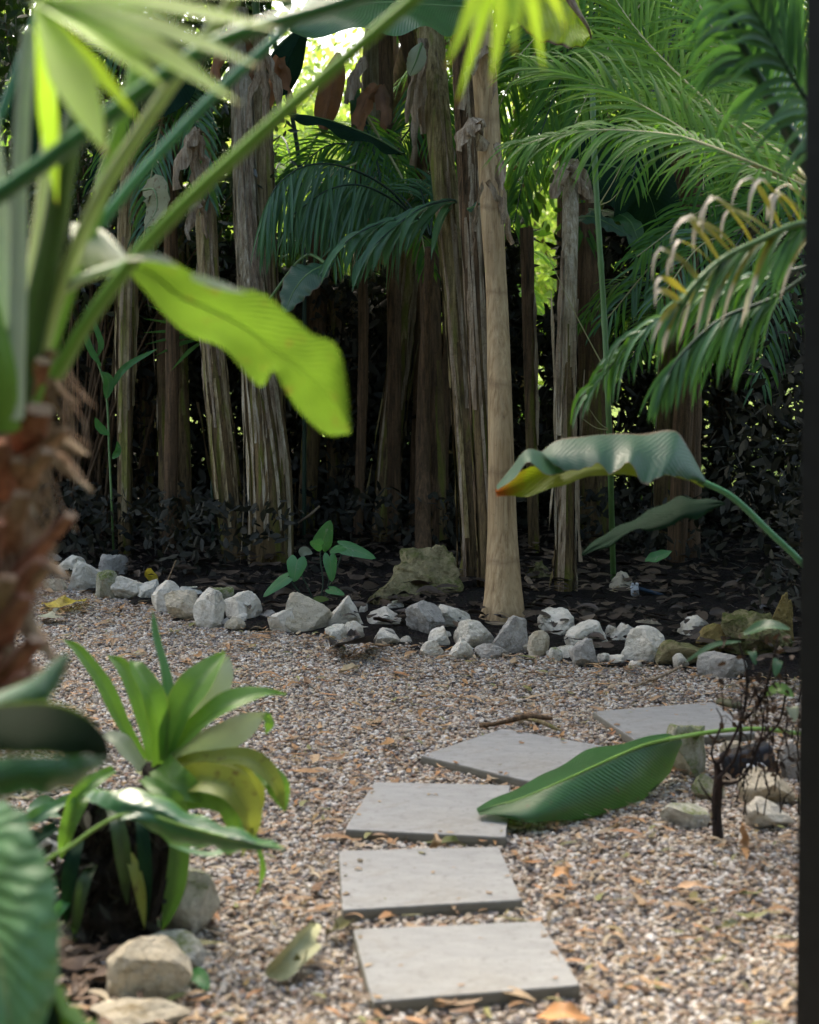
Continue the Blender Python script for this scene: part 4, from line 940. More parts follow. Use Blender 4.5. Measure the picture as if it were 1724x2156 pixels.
r2 = empty('banana_leaf', 'ragged dark teal leaf hanging from the same stalk under the arching leaf', 'banana leaf'); m = MB()
loft(m, [[(1522, 1054, 5.42), (1470, 1050, 5.45), (1430, 1046, 5.46), (1380, 1068, 5.46), (1320, 1100, 5.45), (1270, 1125, 5.44), (1222, 1166, 5.42)],
         [(1525, 1058, 5.42), (1475, 1064, 5.4), (1430, 1075, 5.38), (1380, 1100, 5.38), (1325, 1118, 5.38), (1275, 1142, 5.4), (1224, 1167, 5.42)],
         [(1525, 1060, 5.42), (1470, 1090, 5.38), (1435, 1095, 5.36), (1372, 1120, 5.36), (1345, 1110, 5.36), (1280, 1150, 5.38), (1226, 1168, 5.42)]], 40, 5, 0, .01, .006, 5)
m.build('leaf_blade', m_drk, r2)

# fallen leaf across the slabs
fl = empty('fallen_banana_leaf', 'large glossy green banana leaf fallen across the stepping stones', 'fallen leaf'); m = MB()
g = lambda x, y, z: tuple(G(x, y, z))
e1 = [g(1003, 1700, .07), g(1080, 1662, .09), g(1160, 1622, .12), g(1240, 1578, .16), g(1330, 1560, .16), g(1400, 1542, .17), g(1425, 1552, .16)]
e2 = [g(1005, 1704, .065), g(1090, 1682, .10), g(1180, 1645, .14), g(1270, 1604, .17), g(1350, 1570, .19), g(1405, 1556, .19), g(1432, 1552, .17)]
e3 = [g(1012, 1712, .06), g(1065, 1722, .058), g(1130, 1730, .05), g(1225, 1722, .02), g(1330, 1692, .02), g(1400, 1640, .03), g(1434, 1566, .12)]
loft(m, [e1, e2, e3], 80, 10, 0, .035, .0045, 4.3, 2, conv=lambda q: V3(q))
m.build('leaf_blade', m_ban, fl)
m = MB(); m.tube(cat_sp(e2[:1]+e2[1:], 30), [.0015+.0055*i/29 for i in range(30)], 8)
m.tube(cat_sp([e2[-2], g(1450, 1548, .16), g(1520, 1538, .15), g(1600, 1534, .13), g(1690, 1545, .08)], 16), .008, 8)
m.build('midrib', m_pet['green'], fl)

# ------------------------------------------------------------------ heart-leaved plant
hp = empty('heart_leaved_plant', 'young climber with heart shaped green leaves behind the cream rocks', 'plant'); hp.location = G(668, 1290, .0)
O = hp.location; hd = (O-CAM).dot(FW)
m = MB()
for pts in [[(668, 1290), (680, 1230), (675, 1180), (674, 1145)], [(668, 1290), (700, 1220), (720, 1165)], [(668, 1290), (690, 1240), (694, 1175)], [(665, 1290), (650, 1240), (618, 1182)], [(665, 1290), (625, 1240), (608, 1215)], [(668, 1290), (690, 1250), (706, 1238)]]:
    m.tube([p-O for p in cat_sp([tuple(P(x, y, hd)) for x, y in pts], 10)], .004, 6)
m.build('stalk', m_rachd, hp)
def heart(parent, b, tip, w, mat, seed, nrm):
    """heart shaped blade from base notch to tip"""
    m = MB(); O = parent.location; a = P(*b)-O; t = P(*tip)-O; L = (t-a).length; d = (t-a)/L; s = d.cross(nrm).normalized(); nn = s.cross(d)
    rows = []; n = 14
    for i in range(n):
        v = i/(n-1); W = w*(1.02*(1-v)**.55*(1-.0*v) if v > .25 else 1.02*(.75**.55)*math.sin(math.pi/2*min(1, .45+v*2.2)))
        row = []
        for j in range(9):
            c = 2*j/8-1; back = -.20*L*(1-v)**3*math.sin(min(1, abs(c)*1.25)*math.pi/2)
            row.append(a+d*(L*v+back)+s*(W*c)+nn*(.14*W*abs(c)-.16*L*v*v-.2*W*c*c))
        rows.append(row)
    m.grid(rows); return m.build('leaf', mat, parent)
hd -= .03
for k, (b, t, w, ml, nr) in enumerate([
    ((676, 1148), (695, 1098), .062, m_heart, (.1, -1, .1)), ((720, 1150), (790, 1168), .055, m_heart, (0, -.7, .7)), ((694, 1172), (700, 1222), .045, m_heart, (.2, -.9, .3)),
    ((626, 1178), (618, 1222), .064, m_heart, (0, -.95, .3)), ((605, 1215), (552, 1250), .045, m_heart, (0, -.6, .8)), ((694, 1240), (724, 1248), .035, m_heart, (0, -.6, .8)),
    ((662, 1262), (690, 1258), .035, m_lime, (0, -.6, .8)), ((720, 1152), (695, 1160), .04, m_heart, (0, -.5, .8)), ((676, 1148), (655, 1142), .04, m_heart, (.1, -1, .1))]):
    heart(hp, b+(hd-.02*k,), t+(hd-.05-.02*k,), w, ml, k, V3(nr))

# small leafy shoot on the left
sh = empty('leafy_shoot', 'slim green shoot with a few pointed leaves among the left stems', 'plant'); sh.location = G(240, 1190); O = sh.location; sdp = (O-CAM).dot(FW)-.3
m = MB(); m.tube([p-O for p in cat_sp([tuple(G(240, 1190))]+[tuple(P(x, y, sdp)) for x, y in [(236, 1080), (230, 950), (224, 830), (205, 760), (178, 690)]], 20)], .0075, 8); m.build('stalk', m_rachg, sh)
for k, (a, b, c, w_) in enumerate([((224, 838), (228, 800), (212, 782), .035), ((226, 830), (262, 775), (332, 733), .022), ((212, 770), (190, 735), (172, 690), .022), ((229, 915), (210, 900), (200, 878), .028), ((236, 965), (248, 950), (247, 928), .022), ((205, 750), (212, 720), (180, 640), .02)]):
    cl = [p-O for p in cat_sp([tuple(P(x, y, sdp-.02-.03*i)) for i, (x, y) in enumerate((a, b, c))], 14)]; m = MB()
    blade(m, cl, [w_*q for q in prof(14, .25, 1, .8, .4)], V3((.3, -.9, .4)), 4, .2, .003, 3); m.build('leaf', m_heart, sh)
# loose green leaf in the bed, yellow upright leaf
def small_leaf(name, label, cat, pts, hw, mat, upv, fold=.3, wave=.004, peak=.4, n=18, ground=True, droop=0., kind=None):
    root = MB(); cl = [V3(g(*q)) if ground else P(*q) for q in pts]; c0 = cl[0].copy(); cl = cat_sp([tuple(p-c0) for p in cl], n)
    blade(root, cl, [hw*q for q in prof(n, .2, 1, .8, peak)], V3(upv), 6, fold, wave, 2.5, 0, 5, droop)
    o = root.build(name, mat); o.location = c0; return tag(o, label, cat)
small_leaf('green_leaf', 'single pale green leaf floating over the dark bed near the cable box', 'leaf', [(1358, 1180, 9.1), (1385, 1172, 9.1), (1415, 1160, 9.1)], .035, m_heart, (0, -.7, .7), ground=False)
small_leaf('yellow_leaf', 'upright yellow-green leaf among brown litter at the bed edge', 'leaf', [(318, 1228, .02), (322, 1210, .10), (318, 1195, .17)], .055, m_yel, (0, -1, .2))
small_leaf('yellow_leaf', 'large yellow fallen leaf lying in front of the left edging rocks', 'fallen leaf', [(92, 1270, .03), (135, 1270, .06), (182, 1262, .025)], .07, m_yel, (0, -.4, 1), wave=.012)
small_leaf('fallen_leaf', 'grey-green fallen leaf below the large yellow one', 'fallen leaf', [(88, 1295, .03), (115, 1296, .05), (142, 1300, .02)], .06, plainmat('grey_leaf', (.26, .28, .20), .6), (0, -.4, 1))
small_leaf('fallen_leaf', 'pale tan curled leaf alone on the far gravel', 'fallen leaf', [(712, 1418, .015), (735, 1410, .035), (758, 1402, .03)], .028, plainmat('tan_leaf', (.58, .47, .30), .6), (0, -.4, 1), fold=.9)
small_leaf('fallen_leaf', 'rolled khaki leaf lying on the near gravel left of the nearest slab', 'fallen leaf', [(560, 2052, .03), (610, 2010, .07), (662, 1945, .06)], .055, plainmat('khaki_leaf', (.45, .44, .24), .55, 20, .35), (.8, -.5, .6), fold=.9, wave=.012, peak=.3)
small_leaf('fallen_leaf', 'small dark olive rolled leaf tucked under the khaki one', 'fallen leaf', [(618, 2040, .02), (640, 2030, .05), (655, 2005, .06)], .035, plainmat('olive_leaf', (.16, .15, .04), .5), (-.6, -.8, .4), fold=1.1)
small_leaf('fallen_leaf', 'dark curled leaf just left of the nearest slab corner', 'fallen leaf', [(690, 1965, .02), (715, 1955, .045), (742, 1940, .02)], .03, plainmat('dark_leaf_b', (.13, .12, .04), .5), (0, -.4, 1), fold=.8)
small_leaf('fallen_leaf', 'broad orange leaf at the bottom of the near gravel', 'fallen leaf', [(1130, 2140, .02), (1190, 2132, .045), (1245, 2145, .02)], .03, plainmat('orange_leaf', (.50, .24, .09), .6), (0, -.4, 1))
small_leaf('fallen_leaf', 'orange leaf beside the right corner of the second slab', 'fallen leaf', [(1160, 1845, .02), (1185, 1835, .04), (1205, 1848, .02)], .022, plainmat('orange_leaf_b', (.48, .25, .10), .6), (0, -.4, 1))
small_leaf('fallen_leaf', 'long pale orange leaf on the open gravel right of the second slab', 'fallen leaf', [(1418, 1868, .02), (1460, 1862, .035), (1498, 1868, .02)], .015, plainmat('peach_leaf', (.58, .36, .2), .6), (0, -.4, 1))
small_leaf('fallen_leaf', 'dark olive leaf lying far right on the near gravel', 'fallen leaf', [(1505, 1958, .02), (1535, 1948, .05), (1565, 1942, .02)], .018, plainmat('olive_leaf_c', (.11, .11, .035), .5), (0, -.4, 1), fold=.7)
small_leaf('fallen_leaf', 'ochre brown leaf standing by the foot of the twiggy stem', 'fallen leaf', [(1570, 1805, .015), (1566, 1770, .05), (1560, 1735, .13)], .016, plainmat('ochre_leaf', (.45, .25, .12), .6), (.2, -1, .2))
small_leaf('fallen_leaf', 'green and brown curled leaf in the gap between the second and third slab', 'fallen leaf', [(918, 1782, .02), (950, 1772, .05), (980, 1782, .02)], .022, plainmat('green_brown_leaf', (.12, .14, .03), .5), (0, -.4, 1), fold=.7)
small_leaf('fallen_leaf', 'pale brown leaf at the edge of the third slab', 'fallen leaf', [(905, 1785, .02), (918, 1770, .05), (915, 1755, .06)], .016, plainmat('brown_leaf_e', (.48, .32, .18), .6), (.4, -.9, .3), fold=.5)
small_leaf('fallen_leaf', 'black wet leaves heap against the small pointed white rock', 'fallen leaf', [(700, 1358, .02), (745, 1355, .10), (790, 1350, .03)], .075, plainmat('black_leaf', (.025, .02, .02), .35), (0, -.4, 1), fold=.5, wave=.03)
small_leaf('fallen_leaf', 'pale blue-white leaf standing near the heart-leaved plant', 'leaf', [(636, 1172, 10.3), (640, 1160, 10.3), (658, 1165, 10.3)], .03, m_limep, (0, -1, .2), ground=False)
# sticks
def stick(label, pts, rad, mat, name='stick'):
    c0 = V3(g(*pts[0])); m = MB(); m.tube([p for p in cat_sp([tuple(V3(g(*q))-c0) for q in pts], 14)], rad, 7, 0, lambda t, th: 1+.2*math.sin(th*2+t*8)); o = m.build(name, mat); o.location = c0; return tag(o, label, 'stick')
stick('dark curved twig lying behind the diamond-turned slab', [(1010, 1528, .02), (1060, 1520, .04), (1110, 1508, .05), (1160, 1512, .03)], .010, bk_br)
stick('thin brown twig crossing the dark curved one behind the diamond-turned slab', [(1100, 1512, .03), (1140, 1520, .05), (1180, 1538, .02)], .007, bk_mid)
stick('long straight brown twig on the gravel below the dark mossy rock', [(1320, 1448, .015), (1380, 1428, .03), (1435, 1402, .05)], .007, bk_dry)
stick('short dark olive seed pod at the back edge of the farthest slab', [(1515, 1476, .02), (1540, 1482, .03), (1560, 1488, .02)], .018, plainmat('pod', (.10, .10, .05), .5))
stick('thin pale twig sticking up out of the bed near the yellow leaf', [(338, 1262, .0), (352, 1225, .12), (370, 1180, .3)], .004, bk_dry)
stick('broken light wood splinter leaning by the foot of the pale trunk', [(1108, 1215, .12), (1130, 1245, .08), (1152, 1262, .03)], .014, bk_dry)
stick('pale cut stick end lying in the dark bed at the far left', [(168, 1168, .04), (195, 1166, .04)], .012, bk_dry)
stick('shorter pale cut stick beside the first in the far left bed', [(205, 1164, .04), (226, 1163, .04)], .010, bk_dry)
stick('grey twig lying over the bed right of the wide-footed stem', [(628, 1100, .3), (650, 1085, .35), (672, 1066, .4)], .008, bk_dry)
# cable box and dark pipe
cb = empty('cable_box', 'small white plastic cable connector on a dark blue pipe in the bed', 'cable box'); cb.location = G(1340, 1285)
def rbox(m, c, s, rot=0., mat=0, bev=.15):
    e = []; hx, hy, hz = s[0]/2, s[1]/2, s[2]/2; b = min(s)*bev; ca, sa = math.cos(rot), math.sin(rot)
    def sec(x, y, z): return [V3((X, Y, z)) for X, Y in [(-x+b, -y), (x-b, -y), (x, -y+b), (x, y-b), (x-b, y), (-x+b, y), (-x, y-b), (-x, -y+b)]]
    rows = [sec(hx-b, hy-b, -hz), sec(hx, hy, -hz+b), sec(hx, hy, hz-b), sec(hx-b, hy-b, hz)]
    rows = [[V3((p.x*ca-p.z*sa, p.y, p.x*sa+p.z*ca))+c for p in r_] for r_ in rows]
    m.grid(rows, mat, closed=True); m.poly(list(reversed(rows[0])), mat); m.poly(rows[-1], mat)
m_pl = plainmat('white_plastic', (.50, .53, .56), .4, 60, .1); m_bl = plainmat('blue_pipe', (.03, .06, .10), .45)
O = cb.location; bd = (O-CAM).dot(FW)-.05; bp_ = P(1336, 1243, bd)-O
m = MB(); rbox(m, bp_, (.042, .04, .058), .12); rbox(m, bp_+V3((-.012, -.003, .034)), (.014, .03, .016), .12); rbox(m, bp_+V3((.012, -.003, .036)), (.014, .03, .016), .12); m.build('housing', m_pl, cb)
m = MB(); m.tube([P(1338, 1258, bd)-O, P(1380, 1290, bd-.1)-O, P(1424, 1332, bd-.35)-O], .012, 10); m.tube([P(1345, 1238, bd)-O, P(1400, 1255, bd)-O, P(1435, 1272, bd)-O], .010, 8); m.build('pipe', m_bl, cb)
cb2 = empty('socket_box', 'white plastic socket box behind the twiggy stem near the dark post', 'cable box'); cb2.location = G(1590, 1652); O = cb2.location; bd = (O-CAM).dot(FW)
m = MB(); bp_ = V3((0, 0, .028)); rbox(m, bp_, (.068, .05, .056), -.1); rbox(m, bp_+V3((-.018, -.002, .034)), (.026, .045, .018), -.1); rbox(m, bp_+V3((.018, -.002, .038)), (.026, .045, .018), -.1); m.build('housing', m_pl, cb2)
m = MB(); rbox(m, V3((-.01, .07, .05)), (.18, .09, .13), .25); m.build('dark_cover', plainmat('black_plastic', (.012, .014, .02), .5), cb2)
# twiggy dark plant near the post
bk_tw = barkmat('dark_twig_bark', (.05, .03, .025), (.03, .02, .016), (.012, .01, .009))
m_dkb = leafmat('dark_brown_leaf', (.05, .035, .025), (.05, .03, .015), .2, .6)
tw = empty('twiggy_shrub', 'dark bare-stemmed twiggy shrub in front of the post with a few green leaves', 'shrub'); tw.location = G(1512, 1775); O = tw.location; td = (O-CAM).dot(FW)
m = MB(); r = random.Random(5)
m.tube([p-O for p in cat_sp([tuple(G(1512, 1775))]+[tuple(P(x, y, td)) for x, y in [(1508, 1700), (1512, 1640), (1508, 1600)]], 10)], [.020, .018, .016, .015, .014, .013, .012, .011, .010, .008], 8, 0, lambda t, th: 1+.25*math.sin(5*t+th*2))
for pts, rr in [([(1508, 1610), (1530, 1580), (1565, 1500), (1572, 1420), (1555, 1350)], .007), ([(1510, 1640), (1545, 1600), (1560, 1540), (1550, 1470)], .006), ([(1510, 1620), (1498, 1580), (1520, 1520), (1508, 1490)], .005), ([(1560, 1520), (1600, 1480), (1625, 1400), (1640, 1330)], .006), ([(1512, 1650), (1560, 1640), (1600, 1560), (1610, 1480)], .006), ([(1600, 1560), (1640, 1520), (1655, 1440), (1650, 1380)], .005), ([(1508, 1700), (1480, 1660), (1470, 1640)], .004)]:
    m.tube([p-O for p in cat_sp([tuple(P(x, y, td-.03*r.random())) for x, y in pts], 14)], [rr*(1-.6*i/13) for i in range(14)], 6, 0, lambda t, th: 1+.2*math.sin(9*t+th*2))
for k in range(80):
    x = 1600+r.gauss(0, 45); y = r.uniform(1470, 1720); x = min(1680, x); a = r.gauss(0, .45); L = r.uniform(20, 70)
    m.tube([P(x, y, td)-O, P(x+L*math.sin(a)*.3, y-L*.6, td-.02)-O, P(x+L*math.sin(a), y-L, td-.03)-O], [.0024, .002, .001], 5)
m.build('branches', bk_tw, tw)
pos = []; 
for k in range(150):
    x = min(1680, max(1490, r.gauss(1610, 45))); y = r.uniform(1440, 1640) if k < 110 else r.uniform(1330, 1480); pos.append(tuple(P(x, y, td+r.uniform(-.08, .08))-O))
cloud('leaves', pos, rdir(150, .2), rdir(150, .8), .032, .016, m_dkb, tw)
for k, (a, b, w_, mt) in enumerate([((1610, 1462), (1672, 1468), .026, m_strap), ((1565, 1335), (1665, 1325), .022, m_arum), ((1560, 1350), (1440, 1395), .010, m_arum), ((1575, 1375), (1590, 1400), .014, m_arum), ((1640, 1390), (1632, 1425), .016, m_arum), ((1660, 1490), (1672, 1520), .02, m_limep)]):
    m = MB(); q0 = P(a[0], a[1], td)-O; q1 = P(b[0], b[1], td-.05)-O
    blade(m, cat_sp([tuple(q0), tuple((q0+q1)/2+V3((0, 0, .02))), tuple(q1)], 12), [w_*q for q in prof(12, .3)], V3((.1, -.6, .8)), 4, .3); m.build('leaf', mt, tw)
# dark post at the right edge
m = MB(); pc0 = P(1697, 1100, 3.0)
rbox(m, V3((0, 0, 0)), (.34, .05, 5.2), 0, 0, .004); po = m.build('wooden_post', plainmat('charcoal_wood', (.034, .034, .034), .8, 30, .3, .003, .15)); po.rotation_euler = (0, -R(.9), -R(18)); po.location = (pc0.x+.150, pc0.y-.03, 1.9)
tag(po, 'wide charcoal wooden post running the full height beside the path', 'post')
# ------------------------------------------------------------------ foreground palm, left
fp = empty('fan_palm', 'foreground fan palm with red-brown stubby trunk and long green stalks', 'palm')
q = P(-60, 1800, 2.7); fp.location = (q.x, q.y, 0); O = fp.location
def W3(l): return [tuple(P(*q)-O) for q in l]
m = MB()
tc_ = cat_sp([(-.02, -.02, -.02)]+W3([(-75, 1800, 2.7), (-30, 1500, 2.7), (8, 1300, 2.7), (22, 1130, 2.72), (48, 980, 2.74), (60, 850, 2.75), (55, 740, 2.75)]), 60)
m.tube(tc_, [.027+.006*math.sin(i*1.9) for i in range(60)], 24, 0, lambda t, th: 1+.12*noise.noise(V3((math.cos(th)*2, math.sin(th)*2, t*14)))+.08*math.sin(t*60+th*2))
m.build('trunk', bk_fg, fp)
# cut leaf bases
cutm = plainmat('cut_face', (.42, .27, .19), .7, 60, .2); bk_fg2 = barkmat('pinkish_leaf_base', (.46, .24, .16), (.33, .14, .09), (.12, .05, .035), bump=.004); bk_husk = barkmat('pale_husk', (.60, .46, .33), (.42, .29, .19), (.18, .11, .07), bump=.004); bk_fg3 = barkmat('tan_leaf_base', (.50, .34, .24), (.34, .2, .12), (.14, .08, .05), bump=.004)
r = random.Random(8)
bases = [((60, 1180), (148, 1085), .017, 2.62, 0), ((75, 905), (85, 862), .020, 2.62, 0), ((80, 980), (38, 968), .016, 2.62, 1), ((70, 1000), (100, 950), .015, 2.62, 1), ((80, 950), (140, 905), .013, 2.64, 1), ((20, 1260), (95, 1180), .022, 2.62, 0), ((10, 1420), (85, 1345), .018, 2.62, 0), ((30, 1130), (55, 1040), .018, 2.63, 1),
         ((0, 1340), (62, 1255), .020, 2.62, 0), ((-20, 1200), (5, 1100), .020, 2.62, 0), ((50, 1250), (110, 1195), .014, 2.62, 1), ((10, 1480), (60, 1420), .018, 2.62, 0), ((40, 860), (20, 790), .020, 2.66, 1), ((60, 820), (100, 760), .018, 2.64, 0), ((-10, 1300), (25, 1215), .020, 2.60, 1), ((90, 800), (115, 740), .013, 2.66, 1), ((-30, 1460), (-5, 1380), .022, 2.62, 0), ((30, 1010), (10, 930), .018, 2.62, 0)]
for k, (a, b, rr, dd, mt) in enumerate(bases):
    rr *= .8; p0 = P(a[0]-20, a[1]+25, dd+.05)-O; p1 = P(b[0]-(0 if k < 5 else 8), b[1], dd-.05)-O; m = MB()
    cl = cat_sp([tuple(p0), tuple((p0+p1)/2+V3((.0, -.012, 0))), tuple(p1)], 9)
    m.tube(cl, [rr*(.75+.5*((k*37)%10)/10)*(1.5-.9*i/8 if k not in (0, 1, 3, 6, 13) else 1.4-.5*i/8) for i in range(9)], 14, 0, lambda t, th: 1+.34*math.cos(2*th)+.16*noise.noise(V3((math.cos(th)*3, math.sin(th)*3, k))), caps=False)
    # cut face, slightly dished
    t = (cl[-1]-cl[-2]).normalized(); last = m.v[-14:]
    m.poly([V3(v)+t*.001 for v in last], 1 if k in (0, 1, 3, 6, 13) else 0); m.build('leaf_base', [bk_fg2 if mt == 0 else bk_fg3, cutm], fp)
m = MB()
for k in range(260):    # torn fibres
    c = interp(tc_, r.uniform(.25, 1)); a = r.uniform(3.2, 6.2); dv = V3((math.cos(a), math.sin(a), 0)); p = c+dv*.055; L = r.uniform(.03, .11)
    blade(m, [p, p+dv*.02+V3((r.uniform(-.02, .02), 0, -L*.5)), p+dv*r.uniform(.0, .05)+V3((r.uniform(-.03, .03), 0, -L))], [r.uniform(.002, .006), .004, .001], dv, 2, .2)
m.build('fibre', bk_fg3, fp)
m = MB()
for k in range(40):    # peeling husks
    c = interp(tc_, r.uniform(.45, .98)); a = r.uniform(3.4, 6.0); dv = V3((math.cos(a), math.sin(a), 0)); p = c+dv*.036; L = r.uniform(.06, .15); s_ = r.uniform(-.03, .05)
    blade(m, cat_sp([tuple(p+V3((0, 0, L*.4))), tuple(p+dv*.012), tuple(p+dv*.03+V3((s_*.5, 0, -L*.35))), tuple(p+dv*r.uniform(.01, .07)+V3((s_, 0, -L*.6)))], 9), [.012, .017, .019, .019, .018, .016, .012, .007, .002], dv, 4, -.5, .004, 2, seed=k)
m.build('peeling_husk', bk_husk, fp)
# stalks
PET = [([(118, 790, 2.6), (200, 655, 2.55), (340, 480, 2.5), (600, 235, 2.42), (880, -10, 2.35), (1000, -110, 2.3)], 12, 'green'),
 ([(-60, 440, 2.3), (20, 395, 2.25), (210, 258, 2.2), (450, 95, 2.15), (720, 5, 2.1), (900, -60, 2.08)], 15, 'deep'),
 ([(90, 720, 2.75), (130, 610, 2.75), (240, 435, 2.7), (430, 222, 2.65), (590, 72, 2.6), (700, -40, 2.6)], 10.5, 'teal'),
 ([(70, 800, 2.66), (130, 600, 2.6), (215, 405, 2.52), (300, 268, 2.46), (370, 165, 2.42), (480, 15, 2.38), (540, -80, 2.3)], 12, 'pale'),
 ([(20, 905, 2.62), (60, 730, 2.6), (110, 500, 2.55), (140, 330, 2.5), (170, 220, 2.5)], 24, 'dark'),
 ([(60, 860, 2.68), (130, 650, 2.68), (200, 450, 2.66), (250, 280, 2.6), (285, 150, 2.6)], 16, 'green'),
 ([(30, 880, 2.55), (38, 600, 2.5), (42, 350, 2.45), (62, 60, 2.4)], 14, 'white'),
 ([(22, 880, 2.58), (12, 600, 2.58), (-8, 380, 2.55), (-30, 200, 2.5)], 17, 'white'),
 ([(40, 880, 2.66), (70, 600, 2.64), (95, 400, 2.62), (105, 230, 2.6), (100, 60, 2.6)], 16, 'pale'),
 ([(-40, 330, 2.9), (10, 220, 2.9), (45, 120, 2.9), (80, 20, 2.9)], 9, 'teal'),
 ([(10, 900, 2.56), (5, 780, 2.52), (-30, 640, 2.5), (-60, 500, 2.5)], 22, 'green')]
for k, (pts, rpx, mk) in enumerate(PET):
    m = MB(); cl = cat_sp(W3(pts), 40)
    m.tube(cl, [rpx*1.22/F*pts[0][2]*(1.15-.35*i/39) for i in range(40)], 14, 0, lambda t, th: 1+.1*math.cos(2*th)); m.build('leaf_stalk', m_pet[mk], fp)
# fan leaf at the top left: overlapping pleated segments round a hub
def fan(parent, hub, tips, w, name='fan_leaf', d0=None, split=.45, mat=m_fan):
    O = parent.location if parent else V3(); m = MB(); h = P(*hub)-O
    for k, tp in enumerate(tips):
        t = P(*tp[:3])-O; sag = tp[3] if len(tp) > 3 else .02
        midp = (h+t)/2+V3((0, 0, sag)); cl = cat_sp([tuple(h), tuple(midp), tuple(t)], 18)
        ww = w*(tp[4] if len(tp) > 4 else 1)
        hw = [ww*(.25+.75*min(1, (i/17)/split)) if i/17 < split else ww*max(.03, 1-((i/17-split)/(1-split))**1.5) for i in range(18)]
        blade(m, cl, hw, V3((.1, -.75, .65)), 2, .22, seed=k)
    return m.build(name, mat, parent)
fan(fp, (78, 5, 2.15), [(224, 325, 2.0, .0, 1.9), (352, 190, 1.98, .01, 1.25), (508, 220, 1.95, .012, 1.35), (548, 140, 1.95, .01, 1.2), (590, 62, 1.95, .01, 1.2), (620, -8, 1.95, .01, 1.2), (620, -80, 1.95, .01, 1.2), (560, -160, 1.95, .01, 1.2), (470, -210, 2.0, .01, 1.2), (120, 430, 2.35, 0, .9), (300, 262, 2.15, 0, .8)], .0150, mat=m_fan, split=.5)
# second fan hanging into the top centre from the long stalk
fan(fp, (1085, -190, 2.32), [(938, 145, 2.3, .0), (1035, 178, 2.28, 0), (1082, 118, 2.28, 0), (962, 218, 2.36, .0, .7), (1145, 150, 2.34, 0, .8), (1190, 60, 2.34, 0), (1240, -20, 2.34, 0)], .0135, mat=m_fan, split=.4)

# ------------------------------------------------------------------ near broad leaves at the left edge
bl = empty('broad_leaved_plant', 'near plant with very broad ribbed leaves cut off by the picture edge', 'plant'); q = P(-80, 2150, 2.4); bl.location = (q.x, q.y, 0); O = bl.location
cv = lambda q: P(q[0], q[1], q[2]*.80)-O
m = MB(); loft(m, [[(-60, 1700, 3.2), (-20, 1692, 3.15), (40, 1700, 3.1), (85, 1790, 3.05), (112, 1850, 3.02), (122, 1950, 3.0), (122, 2060, 3.0), (100, 2140, 3.0), (60, 2260, 3.0)],
                  [(-80, 1720, 3.3), (-60, 1760, 3.2), (-45, 1840, 3.1), (-25, 1920, 3.05), (-5, 1990, 3.0), (8, 2060, 2.97), (18, 2130, 2.95), (25, 2200, 2.95), (30, 2300, 2.95)],
                  [(-220, 1750, 3.2), (-210, 1850, 3.15), (-190, 1950, 3.1), (-150, 2050, 3.1), (-110, 2150, 3.05), (-80, 2200, 3.0), (-50, 2230, 3.0), (-20, 2260, 3.0), (20, 2320, 3.0)]], 60, 10, 0, .03, .006, 9, conv=cv)
m.build('leaf', m_fgb, bl)
m = MB(); loft(m, [[(5, 2000, 3.08), (60, 2010, 3.1), (110, 2050, 3.1), (150, 2110, 3.08), (200, 2155, 3.06), (240, 2200, 3.05)], [(10, 2060, 3.06), (50, 2070, 3.08), (90, 2110, 3.08), (130, 2150, 3.06), (190, 2190, 3.05), (240, 2204, 3.05)], [(15, 2200, 3.04), (50, 2210, 3.05), (80, 2230, 3.05), (120, 2240, 3.05), (180, 2230, 3.05), (240, 2208, 3.05)]], 30, 6, 0, .02, .006, conv=cv)
m.build('leaf', m_strap, bl)
m = MB(); loft(m, [[(0, 2100, 3.02), (40, 2030, 3.03), (90, 2060, 3.03), (130, 2140, 3.03), (140, 2260, 3.03)], [(-10, 2250, 3.0), (20, 2200, 3.0), (60, 2220, 3.0), (90, 2260, 3.0), (110, 2320, 3.0)]], 30, 6, 0, .02, conv=cv)
m.build('leaf', m_fgd, bl)
m = MB(); loft(m, [[(-120, 1560, 3.0), (-60, 1500, 2.95), (40, 1478, 2.92), (120, 1480, 2.9), (180, 1505, 2.9), (222, 1550, 2.92), (232, 1590, 2.95)],
                  [(-120, 1600, 2.88), (-60, 1590, 2.84), (40, 1585, 2.8), (120, 1590, 2.8), (180, 1590, 2.84), (215, 1592, 2.9), (234, 1593, 2.95)]], 40, 8, 0, .02, .002, 5, conv=cv); m.build('leaf', m_fgd, bl)
m = MB(); loft(m, [[(-120, 1600, 2.88), (-60, 1600, 2.84), (40, 1592, 2.8), (120, 1592, 2.8), (180, 1590, 2.84), (215, 1592, 2.9), (232, 1594, 2.95)],
                  [(-120, 1690, 2.9), (-60, 1680, 2.86), (40, 1672, 2.84), (110, 1668, 2.84), (165, 1650, 2.86), (210, 1615, 2.9), (233, 1597, 2.95)]], 40, 8, 0, .02, .004, 6, conv=cv); m.build('leaf', m_arum, bl)
m = MB(); loft(m, [[(-40, 1470, 2.98), (40, 1440, 2.98), (80, 1420, 2.98), (120, 1385, 3.0), (148, 1370, 3.0)], [(-40, 1500, 2.96), (40, 1490, 2.96), (90, 1480, 2.96), (120, 1450, 2.98), (150, 1380, 3.0)]], 26, 6, 0, .015, .003, conv=cv); m.build('leaf', m_arum, bl)
m = MB()
for pts in [[(0, 2160, 3.0), (10, 2300, 3.0), (-30, 2500, 3.0)], [(-120, 1600, 2.88), (-150, 1900, 3.0), (-90, 2400, 3.0)]]:
    m.tube(cat_sp([tuple(cv(q)) for q in pts]+[(0, 0, 0)], 20), .010, 8)
m.build('leaf_stalk', m_pet['green'], bl)

